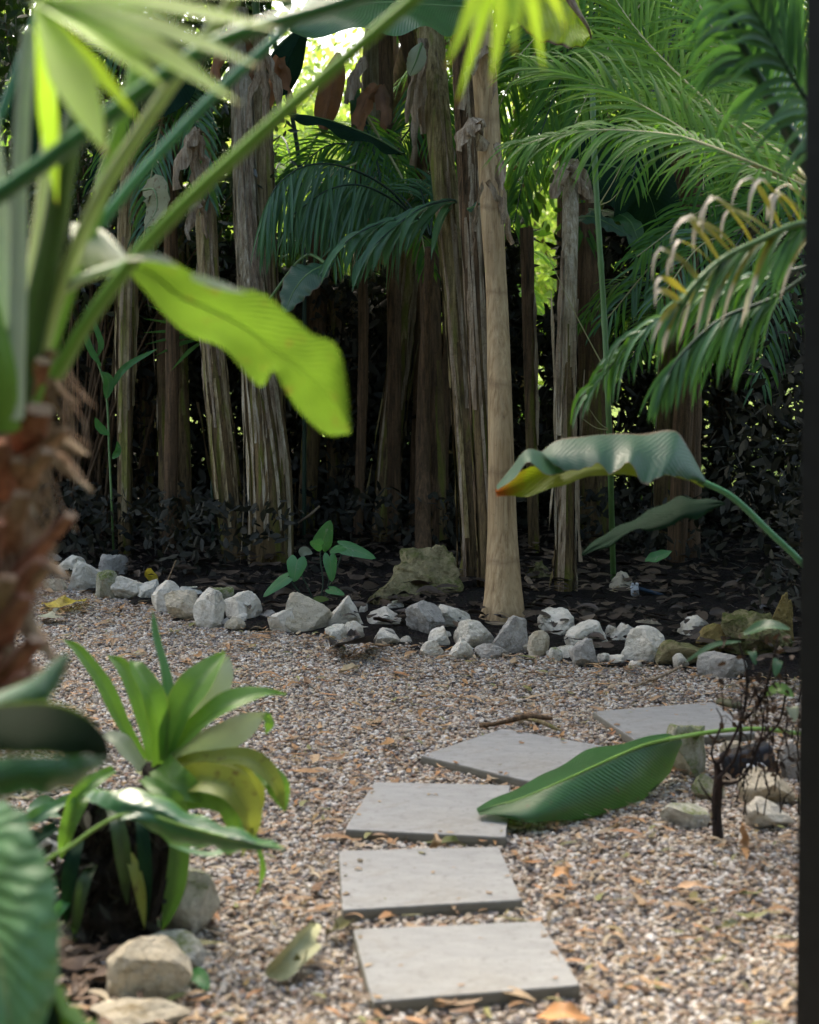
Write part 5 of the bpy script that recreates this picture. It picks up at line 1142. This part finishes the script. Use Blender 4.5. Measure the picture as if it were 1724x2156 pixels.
# ------------------------------------------------------------------ strap leaved plant on its dark stump
sp = empty('strap_leaved_plant', 'rosette of bright green strap leaves growing on a dark fibrous stump', 'plant'); sp.location = G(250, 1985); O = sp.location; D4 = (O-CAM).dot(FW)
m = MB(); r = random.Random(6)
m.tube(cat_sp([tuple(V3((0, 0, -.02))), tuple(P(240, 1900, D4)-O), tuple(P(255, 1780, D4)-O), tuple(P(300, 1690, D4)-O), tuple(P(345, 1610, D4-.02)-O)], 40), [.088+.02*math.sin(i*.9)+.05*max(0, 1-i/9)-(.03*i/39 if i < 30 else .03+.045*(i-30)/9) for i in range(40)], 26, 0,
       lambda t, th: 1+.3*noise.noise(V3((math.cos(th)*1.6, math.sin(th)*1.6, t*5)))+.12*noise.noise(V3((math.cos(th)*5, math.sin(th)*5, t*14))))
dkb = barkmat('dark_fibrous_stump', (.035, .027, .02), (.018, .014, .011), (.008, .007, .006), bump=.012)
m.build('stump', dkb, sp); m = MB()
for k in range(240):
    x = r.uniform(130, 335); y = r.uniform(1660, 1830); L = r.uniform(60, 190); p0 = P(x+40, y, D4-r.uniform(-.05, .09))-O; p1 = P(x+r.uniform(-15, 15), min(2000, y+L), D4-r.uniform(0, .1))-O
    blade(m, cat_sp([tuple(p0), tuple((p0+p1)/2+V3((r.uniform(-.02, .02), -.01, 0))), tuple(p1)], 7), [r.uniform(.003, .010)]*6+[.001], V3((r.uniform(-.5, .5), -1, .2)), 2, .3)
m.build('dead_fibres', [dkb], sp)
pp = [tuple(P(r.gauss(200, 55), r.uniform(1690, 1960), D4-r.uniform(-.15, .13))-O) for _ in range(260)]
cloud('dead_leaves', pp, rdir(260, -.8), rdir(260, .2), .07, .022, m_thk, sp)
def strap(pts, wpx, mat, up=(0, -.8, .6), fold=.35, peak=.5, base=.55, dz=0., wave=.0, lab=None):
    cl = cat_sp([tuple(P(x, y, D4+d)-O) for x, y, d in pts], 26); m = MB()
    blade(m, cl, [wpx/2/F*D4*q for q in prof(26, base, 1, .9, peak)], V3(up), 6, fold, .003 if not wave else wave, 2.5)
    return m.build('leaf', mat, sp)
strap([(345, 1600, 0), (352, 1500, -.02), (345, 1420, 0), (325, 1330, .03), (320, 1278, .05)], 34, m_frt, (.7, -.7, .1), .5, .35)
strap([(350, 1600, -.02), (375, 1510, -.05), (420, 1440, -.04), (475, 1372, .02)], 84, m_strap, (-.4, -.85, .3), .45, .62, .5)
strap([(385, 1560, .02), (430, 1490, .02), (465, 1430, .05), (482, 1380, .08)], 56, m_limep, (.3, -.9, .2), .1, .6)
strap([(355, 1600, -.03), (400, 1545, -.07), (470, 1490, -.08), (540, 1462, -.05), (602, 1462, 0)], 62, m_strap, (-.2, -.6, .8), .4, .5)
strap([(370, 1600, -.04), (430, 1568, -.08), (500, 1535, -.09), (560, 1500, -.05)], 66, m_limep, (.2, -.9, -.1), .15, .6)
strap([(555, 1500, -.05), (566, 1520, -.05), (560, 1545, -.05)], 22, m_strap, (.4, -.9, .2), .2)
strap([(330, 1610, -.02), (330, 1530, -.05), (315, 1460, -.06), (285, 1405, -.03), (275, 1390, 0)], 62, m_strap, (.6, -.8, .2), .5, .5)
strap([(300, 1600, .02), (255, 1520, .02), (215, 1440, .04), (165, 1370, .06), (130, 1345, .08)], 40, m_strap, (.4, -.8, .5), .5, .5)
strap([(320, 1600, .06), (300, 1500, .08), (262, 1410, .1), (225, 1378, .12)], 48, m_strap, (.4, -.8, .4), .4, .5)
strap([(310, 1610, .10), (340, 1500, .14), (350, 1440, .14), (300, 1400, .16), (345, 1400, .16)][:3], 40, m_limep, (.4, -.8, .4), .3)
strap([(395, 1590, -.02), (380, 1530, .0), (340, 1450, 0), (300, 1420, .02)][:2]+[(350, 1500, .1)], 36, m_strap)
strap([(300, 1620, -.02), (350, 1575, -.05), (395, 1600, -.05)][:1]+[(250, 1560, -.02), (215, 1545, 0)], 44, m_limep, (0, -.5, .9), .3)
strap([(360, 1610, -.04), (430, 1600, -.10), (520, 1598, -.12), (575, 1640, -.12), (598, 1705, -.10)], 46, m_strapo, (.1, -.7, .7), .4, .6)
strap([(500, 1600, .02), (470, 1570, .04), (480, 1545, .05)], 50, m_strap, (.3, -.9, .2))
strap([(540, 1610, -.06), (575, 1640, -.1), (590, 1670, -.1), (600, 1708, -.1)], 50, m_strap, (.3, -.9, .2), .1)
strap([(340, 1610, -.06), (365, 1640, -.14), (395, 1660, -.16), (430, 1690, -.16)], 66, m_strap, (-.2, -.9, .5), .2, .5, .9)
strap([(380, 1650, -.10), (430, 1640, -.16), (490, 1660, -.18), (525, 1710, -.16), (530, 1770, -.12)], 74, m_strapo, (.2, -.9, .5), .5, .5, .8)
strap([(375, 1680, -.12), (430, 1672, -.17), (480, 1690, -.17), (500, 1740, -.15), (520, 1768, -.13)], 60, m_strap, (.2, -.9, .5), -.5, .5, .9)
strap([(440, 1600, .02), (500, 1612, 0), (540, 1660, 0), (545, 1730, 0)], 40, m_strapo)
strap([(375, 1690, -.04), (378, 1780, -.07), (365, 1880, -.07), (340, 1962, -.04)], 50, m_strap, (.2, -1, .1), .5, .5, .8)
strap([(310, 1690, -.02), (325, 1760, -.04), (345, 1820, -.03)], 44, m_strapo, (-.2, -1, .1), .4, .5, .8)
strap([(525, 1740, -.12), (545, 1790, -.12), (552, 1840, -.1), (540, 1880, -.06)], 14, m_strap, (.6, -.8, .1), .3)
strap([(530, 1740, -.14), (520, 1775, -.14), (508, 1802, -.12)], 18, m_strapo, (.6, -.8, .1), .3)
strap([(290, 1620, .04), (330, 1680, -.02), (350, 1650, -.02)][:1]+[(345, 1640, -.04), (352, 1685, -.04)], 30, m_strapo)
for (x, y, a, L, w_, mt) in [(150, 1700, -1.0, 150, 34, m_frt), (200, 1680, -.5, 150, 40, m_strap), (120, 1760, -1.3, 130, 40, m_drk), (170, 1790, -.2, 160, 34, m_drk), (230, 1720, .2, 190, 36, m_bgd), (290, 1730, .1, 210, 30, m_drk), (110, 1850, -.9, 120, 36, m_frt), (260, 1810, .3, 150, 26, m_strapo), (200, 1840, -.3, 150, 30, m_bgd), (160, 1900, -.7, 90, 24, m_heart), (300, 1660, .9, 120, 40, m_strap), (240, 1640, -.9, 130, 36, m_strap)]:
    strap([(x, y-20, -.10), (x+math.sin(a)*L*.45, y-5+L*.1, -.17), (x+math.sin(a)*L*.8, y+math.cos(a)*L*.5, -.17), (x+math.sin(a)*L, y+math.cos(a)*L, -.13)], w_, mt, (.1, -.8, .6), .4, .5, .5)
# long glossy double leaf crossing the stump
ar = empty('glossy_leaf_plant', 'long dark glossy pointed leaf reaching over the stump towards the gravel', 'plant'); q = P(95, 1850, 3.75); ar.location = (q.x, q.y, 0); O2 = ar.location
cv = lambda q: P(*q)-O2
m = MB(); loft(m, [[(175, 1668, 3.85), (240, 1662, 3.8), (320, 1668, 3.78), (380, 1700, 3.76), (440, 1725, 3.74), (500, 1745, 3.72), (560, 1768, 3.70), (598, 1783, 3.68)],
                  [(260, 1715, 3.74), (300, 1705, 3.73), (350, 1718, 3.72), (400, 1745, 3.70), (450, 1762, 3.69), (500, 1770, 3.68), (560, 1780, 3.67), (598, 1784, 3.67)],
                  [(255, 1722, 3.72), (310, 1740, 3.74), (350, 1770, 3.76), (400, 1785, 3.76), (440, 1780, 3.76), (480, 1795, 3.76), (540, 1787, 3.72), (598, 1785, 3.68)]], 48, 6, 0, .02, .005, 6, conv=cv)
m.build('leaf', m_arum, ar)
m = MB(); loft(m, [[(355, 1775, 3.82), (400, 1785, 3.82), (440, 1792, 3.82), (482, 1780, 3.84)], [(355, 1778, 3.8), (400, 1796, 3.8), (450, 1802, 3.8), (485, 1790, 3.8)]], 14, 3, conv=cv); m.build('leaf', m_frt, ar)
m = MB(); m.tube(cat_sp([tuple(cv(q)) for q in [(598, 1784, 3.67), (500, 1768, 3.68), (400, 1742, 3.7), (270, 1712, 3.74), (150, 1780, 3.75), (80, 1850, 3.75)]]+[(0, 0, 0)], 40), [.002+.004*i/39 for i in range(40)], 7)
m.build('leaf_stalk', m_pet['green'], ar)
for k, (x, y, x2, y2, w_, mt) in enumerate([(170, 1960, 130, 2010, .05, m_limep), (395, 2050, 440, 2085, .022, m_heart), (350, 2030, 395, 2045, .03, m_arum), (60, 1700, 130, 1720, .04, m_frt), (175, 1690, 215, 1715, .03, m_frt), (310, 1940, 345, 1985, .02, m_frt)]):
    m = MB(); dd = (G(x, y+25)-CAM).dot(FW); q0 = P(x, y, dd); q1 = P(x2, y2, dd-.08)
    a_ = cat_sp([tuple(q0-q0), tuple((q1-q0)/2+V3((0, 0, .015))), tuple(q1-q0)], 12)
    blade(m, a_, [w_*q for q in prof(12, .3)], V3((.1, -.7, .7)), 5, .3); o = m.build('small_leaf', mt); o.location = q0
    tag(o, ['white backed leaf lying beside the foot of the stump', 'bright green small leaf between the two near rocks', 'dark glossy leaf lying on the low tan rock', 'grey-green leaf low behind the broad leaved plant', 'small dull green leaf just above the long glossy leaf', 'blue-green leaf at the foot of the hanging strap leaf'][k], 'leaf')
# ------------------------------------------------------------------ background planting
# gaps in the dark thicket (world x, z, half sizes at about 12 m)
def XZ(px, py, y): 
    r = FW + RT*((px-862)/F) + UP*((1077.5-py)/F); p = CAM+r*(y/r.y); return p.x, p.z
HOLES = [(XZ(655, 950, 12.3), .10, .08), (XZ(900, 930, 12.3), .10, .22), (XZ(490, 870, 12.3), .03, .18), (XZ(345, 880, 12.3), .06, .07), (XZ(1120, 800, 12.3), .10, .20), (XZ(1135, 580, 12.3), .16, .30), (XZ(920, 700, 12.3), .10, .22), (XZ(1290, 880, 12.3), .05, .12), (XZ(1420, 530, 12.3), .12, .2)]
def in_hole(x, z, grow=1.):
    for (hx, hz), a, b in HOLES:
        if ((x-hx)/(a*grow))**2+((z-hz)/(b*grow))**2 < 1: return True
    return False
def thicket(name, n, y0, y1, x0, x1, zt, mat, seed, L=(.07, .16), label='', holes=True):
    r = np.random.default_rng(seed); pts = []
    while len(pts) < n:
        x = r.uniform(x0, x1); y = r.uniform(y0, y1); z = r.uniform(0, 1)**.9*(zt(x))
        # project the spot to the plane y=12.3 seen from the path to keep real gaps through the mass
        xx = x*12.3/y; zz = CH+(z-CH)*12.3/y
        if holes and in_hole(xx, zz, 1.0+.25*noise.noise(V3((xx*5, zz*5, 0)))): continue
        pts.append((x, y, z))
    Ls = r.uniform(*L, size=n); return tag(cloud(name, pts, rdir(n, -.5), rdir(n, .2), Ls, Ls*r.uniform(.2, .5, n), mat), label, None, None, 'stuff')
zt = lambda x: 2.15+.3*noise.noise(V3((x*1.2, 0, 3))) + (.7 if x > 1.2 else 0) - (.25 if -1.0 < x < .1 else 0)
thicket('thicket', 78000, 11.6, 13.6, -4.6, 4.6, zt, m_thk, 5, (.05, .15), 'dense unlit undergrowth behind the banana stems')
# upper masses, split left and right of the bright gap
def zr(x): return 6.2
r_ = np.random.default_rng(9)
def upper(name, n, box, mat, seed, L, lab, gap=None):
    r = np.random.default_rng(seed); pts = []
    while len(pts) < n:
        x, y, z = r.uniform(box[0], box[1]), r.uniform(box[2], box[3]), r.uniform(box[4], box[5])
        if noise.noise(V3((x*1.6, y*1.2, z*1.6+seed))) < -.12: continue
        if gap and gap(x*12.3/y, CH+(z-CH)*12.3/y): continue
        pts.append((x, y, z))
    Ls = r.uniform(*L, size=n); return tag(cloud(name, pts, rdir(n, -.5), rdir(n, .2), Ls, Ls*.42, mat), lab, None, None, 'stuff')
gx0, gz1 = XZ(565, 60, 12.3); gx1, gz0 = XZ(915, 470, 12.3)
gap = lambda x, z: (gx0 < x < gx1 and gz0 < z < gz1+1.2) or in_hole(x, z)
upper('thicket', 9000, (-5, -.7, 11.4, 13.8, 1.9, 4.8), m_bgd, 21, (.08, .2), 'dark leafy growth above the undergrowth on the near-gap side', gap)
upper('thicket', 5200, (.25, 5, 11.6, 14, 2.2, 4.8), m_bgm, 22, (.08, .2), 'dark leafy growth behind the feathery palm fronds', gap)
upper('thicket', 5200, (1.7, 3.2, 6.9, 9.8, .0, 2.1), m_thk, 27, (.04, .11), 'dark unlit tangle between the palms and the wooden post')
# small-leaved glossy shrub, upper left
ss = empty('shrub', 'tall shrub with small dark glossy leaves behind the left banana stems', 'shrub'); ss.location = (-2.2, 11.6, 0)
m = MB(); r = random.Random(31); tipsl = []
for k in range(26):
    a = V3((r.uniform(-.2, .2), r.uniform(-.1, .1), 0)); b = V3((r.uniform(-.75, 1.3), r.uniform(-.7, .2), r.uniform(2.3, 4.2)))
    cl = cat_sp([tuple(a), tuple(a*.6+b*.4+V3((0, 0, .3))), tuple(b)], 12); m.tube(cl, [.014*(1-.8*i/11) for i in range(12)], 5); tipsl += cl[7:]
m.build('branches', bk_br, ss)
pos = np.array([tuple(r.choice(tipsl)) for _ in range(3600)])+NR.normal(scale=.11, size=(3600, 3)); L_ = NR.uniform(.05, .11, 3600)
cloud('foliage', pos, rdir(3600, -.3), rdir(3600, .5), L_, L_*.36, m_shr, ss)
# another low fringe of fan-like dry and green leaves among stems, left
for k, (x, y, d, nn, lab) in enumerate([(300, 700, 10.9, 9, 'little fan of stiff green leaflets between the left stems'), ]):
    p = empty('fan_palm', lab, 'palm'); p.location = P(x+150, 1180, d); p.location.z = 0
    m = MB(); m.tube([V3(), P(x+140, y+30, d)-p.location], [.012, .006], 7); m.build('leaf_stalk', m_rachd, p)
    fan(p, (x+140, y+10, d), [(x+5, y-60, d-.1), (x, y-30, d-.1), (x, y, d-.1), (x+5, y+25, d-.1), (x+25, y+50, d-.1), (x+60, y+80, d-.1), (x+30, y-90, d)], .016, 'fan_leaf', mat=m_frn)

# background palms and bananas in the half light
def bg_palm(x, y, h, n, L, lab, mat, seed, group='palms behind the grove', az0=0, az1=6.28, ll=.35, w=.012, lean=0):
    r = random.Random(seed); p = empty('palm', lab, 'palm', group); p.location = (x, y, 0); m = MB()
    m.tube(cat_sp([(0, 0, -.05), (lean*.3, 0, h*.5), (lean, 0, h)], 12), [.075*(1-.3*i/11) for i in range(12)], 10, 0, lambda t, th: 1+.08*math.sin(t*90)); m.build('trunk', bk_br, p)
    for k in range(n):
        a = az0+(az1-az0)*(k+r.random()*.7)/n; dx, dy = math.cos(a), math.sin(a); up_ = r.uniform(.15, .9)
        l = L*r.uniform(.8, 1.1); c = p.location+V3((lean, 0, h))
        frond(p, [c, c+V3((dx*l*.3, dy*l*.3, l*up_*.45)), c+V3((dx*l*.65, dy*l*.65, l*up_*.5)), c+V3((dx*l, dy*l, l*(up_*.5-.35)))], 30, ll, w, mat, m_rachd, 55, .1, .7, None, seed=seed*10+k, rr=.010, seg=5, t0=.15)
bg_palm(2.3, 12.6, 2.9, 11, 1.7, 'broad dark palm behind the short grey-brown stem', m_bgm, 1)
bg_palm(1.2, 13.4, 3.4, 10, 1.6, 'palm with pale green fronds high behind the pale trunk', m_frn, 2)
bg_palm(3.3, 11.0, 2.4, 9, 1.5, 'palm with lime fronds beside the dark post at the back', m_frb, 3)
bg_palm(-.95, 14.6, 2.6, 9, 1.3, 'sunlit palm at the near side of the bright gap', m_frb, 4)
bg_palm(.35, 15.2, 1.7, 9, 1.2, 'low sunlit palm showing through the gap by the leaning stems', m_frb, 5)
bg_palm(.9, 13.9, .5, 13, 1.3, 'low palm with slim crossing fronds right behind the pale trunk', m_frn, 6, w=.010)
bg_palm(-2.6, 13.2, 3.0, 9, 1.6, 'dark palm high behind the left banana stems', m_bgm, 7)
bg_palm(1.75, 10.6, 1.5, 8, .9, 'small dark palm low behind the green cane', m_frn, 8, ll=.22, w=.009)
# steeply leaning dark stems in the gap
for k, (pts, wpx, lab) in enumerate([([(930, 900), (960, 500), (905, 330), (880, 180), (850, 60)], 34, 'dark leaning stem crossing right side of the bright gap'), ([(830, 700), (822, 400), (815, 260), (812, 60)], 30, 'dark upright stem in the bright gap behind the curled dead leaf'), ([(640, 600), (628, 330), (600, 180), (570, 60)], 9, 'thin dark curved stem in front of the bright gap')]):
    p = empty('banana_plant', lab, 'banana plant', GRP); b = P(pts[0][0], 1180, 11.4); p.location = (b.x, b.y, 0); m = MB()
    cl = [(0, 0, -.03)]+[tuple(P(x, y, 11.3)-p.location) for x, y in pts]
    m.tube(cat_sp(cl, 30), wpx/2/F*11.3, 14, 0, stem_fn(k+40)); m.build('stem', bk_br if wpx > 10 else m_rachd, p)
# brown and green hanging leaves inside the gap
def hang_leaf(label, pts, hw, mat, upv=(.3, -.9, .2), fold=-.5, seed=0, cat='banana leaf', name='hanging_leaf', dr=.2, wave=.02, peak=.45):
    w3 = [P(*q) for q in pts]; c0 = w3[0]; m = MB(); cl = cat_sp([tuple(p-c0) for p in w3], 24)
    blade(m, cl, [hw*q for q in prof(24, .25, 1, .8, peak)], V3(upv), 6, fold, wave, 2.2, 0, seed, dr)
    m.tube(cl, .005, 6, 0)
    o = m.build(name, mat); o.location = c0; return tag(o, label, cat)
hang_leaf('brown folded leaf hanging in the bright gap', [(715, 110, 11), (705, 170, 11), (690, 230, 11), (680, 285, 11)], .10, m_brown)
hang_leaf('small green leaf strip beside the brown folded leaf in the bright gap', [(742, 160, 10.9), (752, 210, 10.9), (758, 270, 10.9)], .05, m_ban)
hang_leaf('dark leaf hanging at the near side of the bright gap top', [(640, 60, 10.6), (610, 120, 10.6), (590, 170, 10.6), (560, 200, 10.6)], .12, m_drk, seed=3)
0 and hang_leaf('tall dark green banana leaf standing behind the leaning stems', [(1060, 420, 11), (1075, 300, 11), (1100, 180, 11), (1150, 60, 11)], .22, m_ban, (0, -1, .2), .2, 4)
hang_leaf('broad lime banana leaf catching light behind the palm fronds', [(1440, 60, 11.4), (1420, 160, 11.4), (1390, 280, 11.4), (1340, 400, 11.3)], .28, m_lime, (.1, -1, .2), .2, 5)
0 and hang_leaf('broad green banana leaf lit from behind right of the pale trunk', [(1180, 330, 11.2), (1130, 350, 11.2), (1085, 400, 11.2), (1060, 450, 11.2)], .22, m_bgm, (.1, -1, .2), .2, 6)
hang_leaf('wide dark banana leaf at the top behind the near palm stalks', [(330, 60, 10.5), (350, 160, 10.4), (330, 250, 10.4)], .2, m_drk, (.1, -1, .2), .2, 7)
hang_leaf('dark teal banana leaf behind the foreground stalks', [(100, 120, 9.8), (90, 220, 9.8), (110, 310, 9.8), (150, 380, 9.8)], .20, m_drk, (.2, -1, .2), .2, 8)

# ------------------------------------------------------------------ trees: sunlit ones beyond and tall shade trees over the grove
def tree(x, y, h, cr, lab, mat, seed, n=5000, L=.2, z0=.35, group='sunlit trees beyond the grove', trunk_r=.14, flat=1.):
    r = np.random.default_rng(seed); rr = random.Random(seed)
    t = empty('tree', lab, 'tree', group); t.location = (x, y, 0); m = MB(); ends = []
    m.tube(cat_sp([(0, 0, -.1), (rr.uniform(-.2, .2), 0, h*.4), (0, 0, h*.8)], 12), [trunk_r*(1-.06*i) for i in range(12)], 12, 0, lambda t_, th: 1+.1*noise.noise(V3((math.cos(th)*2, math.sin(th)*2, t_*6))))
    for k in range(12):
        a = rr.uniform(0, 6.28); q = V3((math.cos(a)*cr*rr.uniform(.4, .85), math.sin(a)*cr*rr.uniform(.4, .85), h*rr.uniform(z0+.1, .98)))
        b = V3((0, 0, h*rr.uniform(.3, .6))); m.tube(cat_sp([tuple(b), tuple((b+q)/2+V3((0, 0, .2))), tuple(q)], 8), [trunk_r*.45*(1-.11*i) for i in range(8)], 6); ends.append(q)
    m.build('trunk', bk_br, t)
    cen = []
    for k in range(46):
        v = r.normal(size=3); v /= np.linalg.norm(v); s = r.uniform(.35, 1)**.5
        cen.append((v[0]*cr*s, v[1]*cr*s, h*(1+z0)/2+v[2]*h*(1-z0)/2*s*flat))
    cen = np.array(cen); idx = r.integers(0, len(cen), n); pos = cen[idx]+r.normal(scale=cr*.17, size=(n, 3)); Ls = r.uniform(.6, 1.3, n)*L
    cloud('crown', pos, rdir(n, -.3), rdir(n, .6), Ls, Ls*.5, mat, t); return t
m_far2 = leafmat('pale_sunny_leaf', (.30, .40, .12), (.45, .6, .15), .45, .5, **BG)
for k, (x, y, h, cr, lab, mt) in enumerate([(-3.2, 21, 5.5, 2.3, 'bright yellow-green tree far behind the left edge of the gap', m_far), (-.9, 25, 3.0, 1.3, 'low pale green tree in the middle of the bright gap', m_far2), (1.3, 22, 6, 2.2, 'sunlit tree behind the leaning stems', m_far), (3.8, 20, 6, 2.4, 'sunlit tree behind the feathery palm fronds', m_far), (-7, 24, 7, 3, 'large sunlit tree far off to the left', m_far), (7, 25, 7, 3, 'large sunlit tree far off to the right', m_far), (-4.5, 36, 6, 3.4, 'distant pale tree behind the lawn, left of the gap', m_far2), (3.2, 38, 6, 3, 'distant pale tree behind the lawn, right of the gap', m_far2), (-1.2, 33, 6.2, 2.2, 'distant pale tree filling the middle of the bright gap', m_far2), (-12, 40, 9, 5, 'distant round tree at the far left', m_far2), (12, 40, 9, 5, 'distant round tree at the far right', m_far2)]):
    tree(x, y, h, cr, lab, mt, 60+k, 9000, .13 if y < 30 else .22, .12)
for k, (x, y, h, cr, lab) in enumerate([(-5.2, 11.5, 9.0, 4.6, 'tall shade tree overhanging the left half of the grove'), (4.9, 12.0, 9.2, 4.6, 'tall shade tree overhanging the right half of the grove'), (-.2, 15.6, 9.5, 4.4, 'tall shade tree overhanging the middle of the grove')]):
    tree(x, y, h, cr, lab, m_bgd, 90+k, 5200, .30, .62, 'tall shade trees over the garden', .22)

for k, (x, y, h, cr, lab) in enumerate([(-6.5, 3.0, 8.0, 3.6, 'added light-blocking tree far left of the path behind the viewer'), (6.8, 3.5, 8.0, 3.6, 'added light-blocking tree far right of the path behind the viewer'), (-3.2, -4.5, 8.5, 3.8, 'added light-blocking tree behind the start of the path, left'), (3.2, -4.5, 8.5, 3.8, 'added light-blocking tree behind the start of the path, right')]):
    tree(x, y, h, cr, lab, m_bgd, 120+k, 9000, .34, .02, 'added trees blocking low light at the viewpoint', .2)  # unseen trees, added to block low-angle light into the grove

# tall palm whose crown hangs into the top of the view, and darker fronds lower down
def hang_palm(x, y, h, specs, lab, seed, tr=.06):
    p = empty('palm', lab, 'palm', 'palms behind the grove'); p.location = (x, y, 0); m = MB()
    m.tube(cat_sp([(0, 0, -.05), (.05, 0, h*.5), (0, 0, h)], 14), tr, 10, 0, lambda t, th: 1+.08*math.sin(t*120)); m.build('trunk', bk_br, p)
    c = V3((x, y, h))
    for k, (x1, y1, x2, y2, d2, mt, L, w_) in enumerate(specs):
        e = P(x2, y2, d2); md = P(x1, y1, (d2+y)/2)
        frond(p, [c, md, (md+e)/2+V3((0, 0, .10)), e], 46, L, w_, mt, m_rachd if k % 2 else m_rach, 52, .1, .8, V3((.05, -.8, .6)), seed=seed*20+k, rr=.009, t0=.12, seg=6, mix=(m_frn, .35))
hang_palm(1.62, 10.3, 4.3, [(1330, -60, 1090, 120, 9.2, m_frb, .42, .0095), (1280, -20, 1120, 330, 9.6, m_frn, .42, .0095), (1380, -40, 1210, 260, 9.4, m_frb, .40, .0095), (1440, 0, 1330, 380, 9.4, m_frb, .40, .0095),
  (1500, 0, 1480, 400, 9.3, m_frn, .42, .0095), (1560, -20, 1620, 300, 9.2, m_frb, .42, .0095), (1600, -80, 1720, 160, 9.4, m_frb, .42, .0095), (1360, -120, 1130, -20, 10.2, m_frb, .42, .0095), (1500, -60, 1540, 200, 10.8, m_frb, .45, .0095), (1380, -90, 1260, 160, 11.0, m_frb, .45, .0095)],
  'tall palm with its crown hanging into the top of the view', 5)
hang_palm(1.05, 11.9, 3.6, [(1120, 120, 1010, 330, 11.2, m_frn, .36, .0095), (1160, 160, 1080, 480, 11.2, m_frn, .36, .0095), (1240, 150, 1330, 430, 11.1, m_frn, .36, .0095), (1200, 160, 1230, 500, 11.1, m_frn, .36, .0095), (1250, 80, 1420, 260, 11.2, m_frb, .38, .0095)],
  'palm with dull fronds drooping between the pale trunk and green cane', 6)
hang_palm(2.35, 10.0, 2.5, [(1560, 480, 1380, 640, 9.0, m_frt, .34, .009), (1600, 440, 1450, 780, 8.8, m_frn, .34, .009), (1620, 420, 1340, 540, 9.4, m_frn, .34, .009), (1660, 480, 1600, 800, 8.7, m_frt, .34, .009), (1560, 420, 1270, 680, 9.6, m_frt, .34, .009)],
  'dark low palm filling the shade behind the half dried frond', 7)
hang_palm(.02, 11.6, 3.3, [(900, 160, 950, 380, 10.9, m_frn, .34, .008), (870, 250, 810, 430, 10.9, m_frt, .30, .008)],
  'thin dark palm hanging across the lower bright gap', 8, .04)
hang_palm(-1.55, 10.9, 3.5, [(330, 160, 200, 380, 10.3, m_drk, .3, .009), (380, 160, 440, 420, 10.3, m_frt, .3, .009), (350, 200, 300, 520, 10.3, m_frt, .3, .009), (300, 100, 120, 200, 10.3, m_frt, .3, .009)],
  'shaded palm among the left banana stems', 9, .045)

upper('thicket', 6500, (-3.4, 3.4, 10.05, 11.7, 0., .5), m_thk, 33, (.04, .11), 'low dark leaves added as shade at the feet of the banana stems')  # dark leaves added where the stems sink into black shade
hang_palm(-.35, 11.2, 3.0, [(760, 330, 640, 470, 10.6, m_frt, .30, .008), (800, 380, 700, 560, 10.5, m_frt, .30, .008), (850, 380, 900, 560, 10.5, m_frn, .30, .008), (780, 300, 600, 380, 10.8, m_frn, .30, .008)],
  'small palm with shaded leaflets low between the middle banana stems', 10, .035)
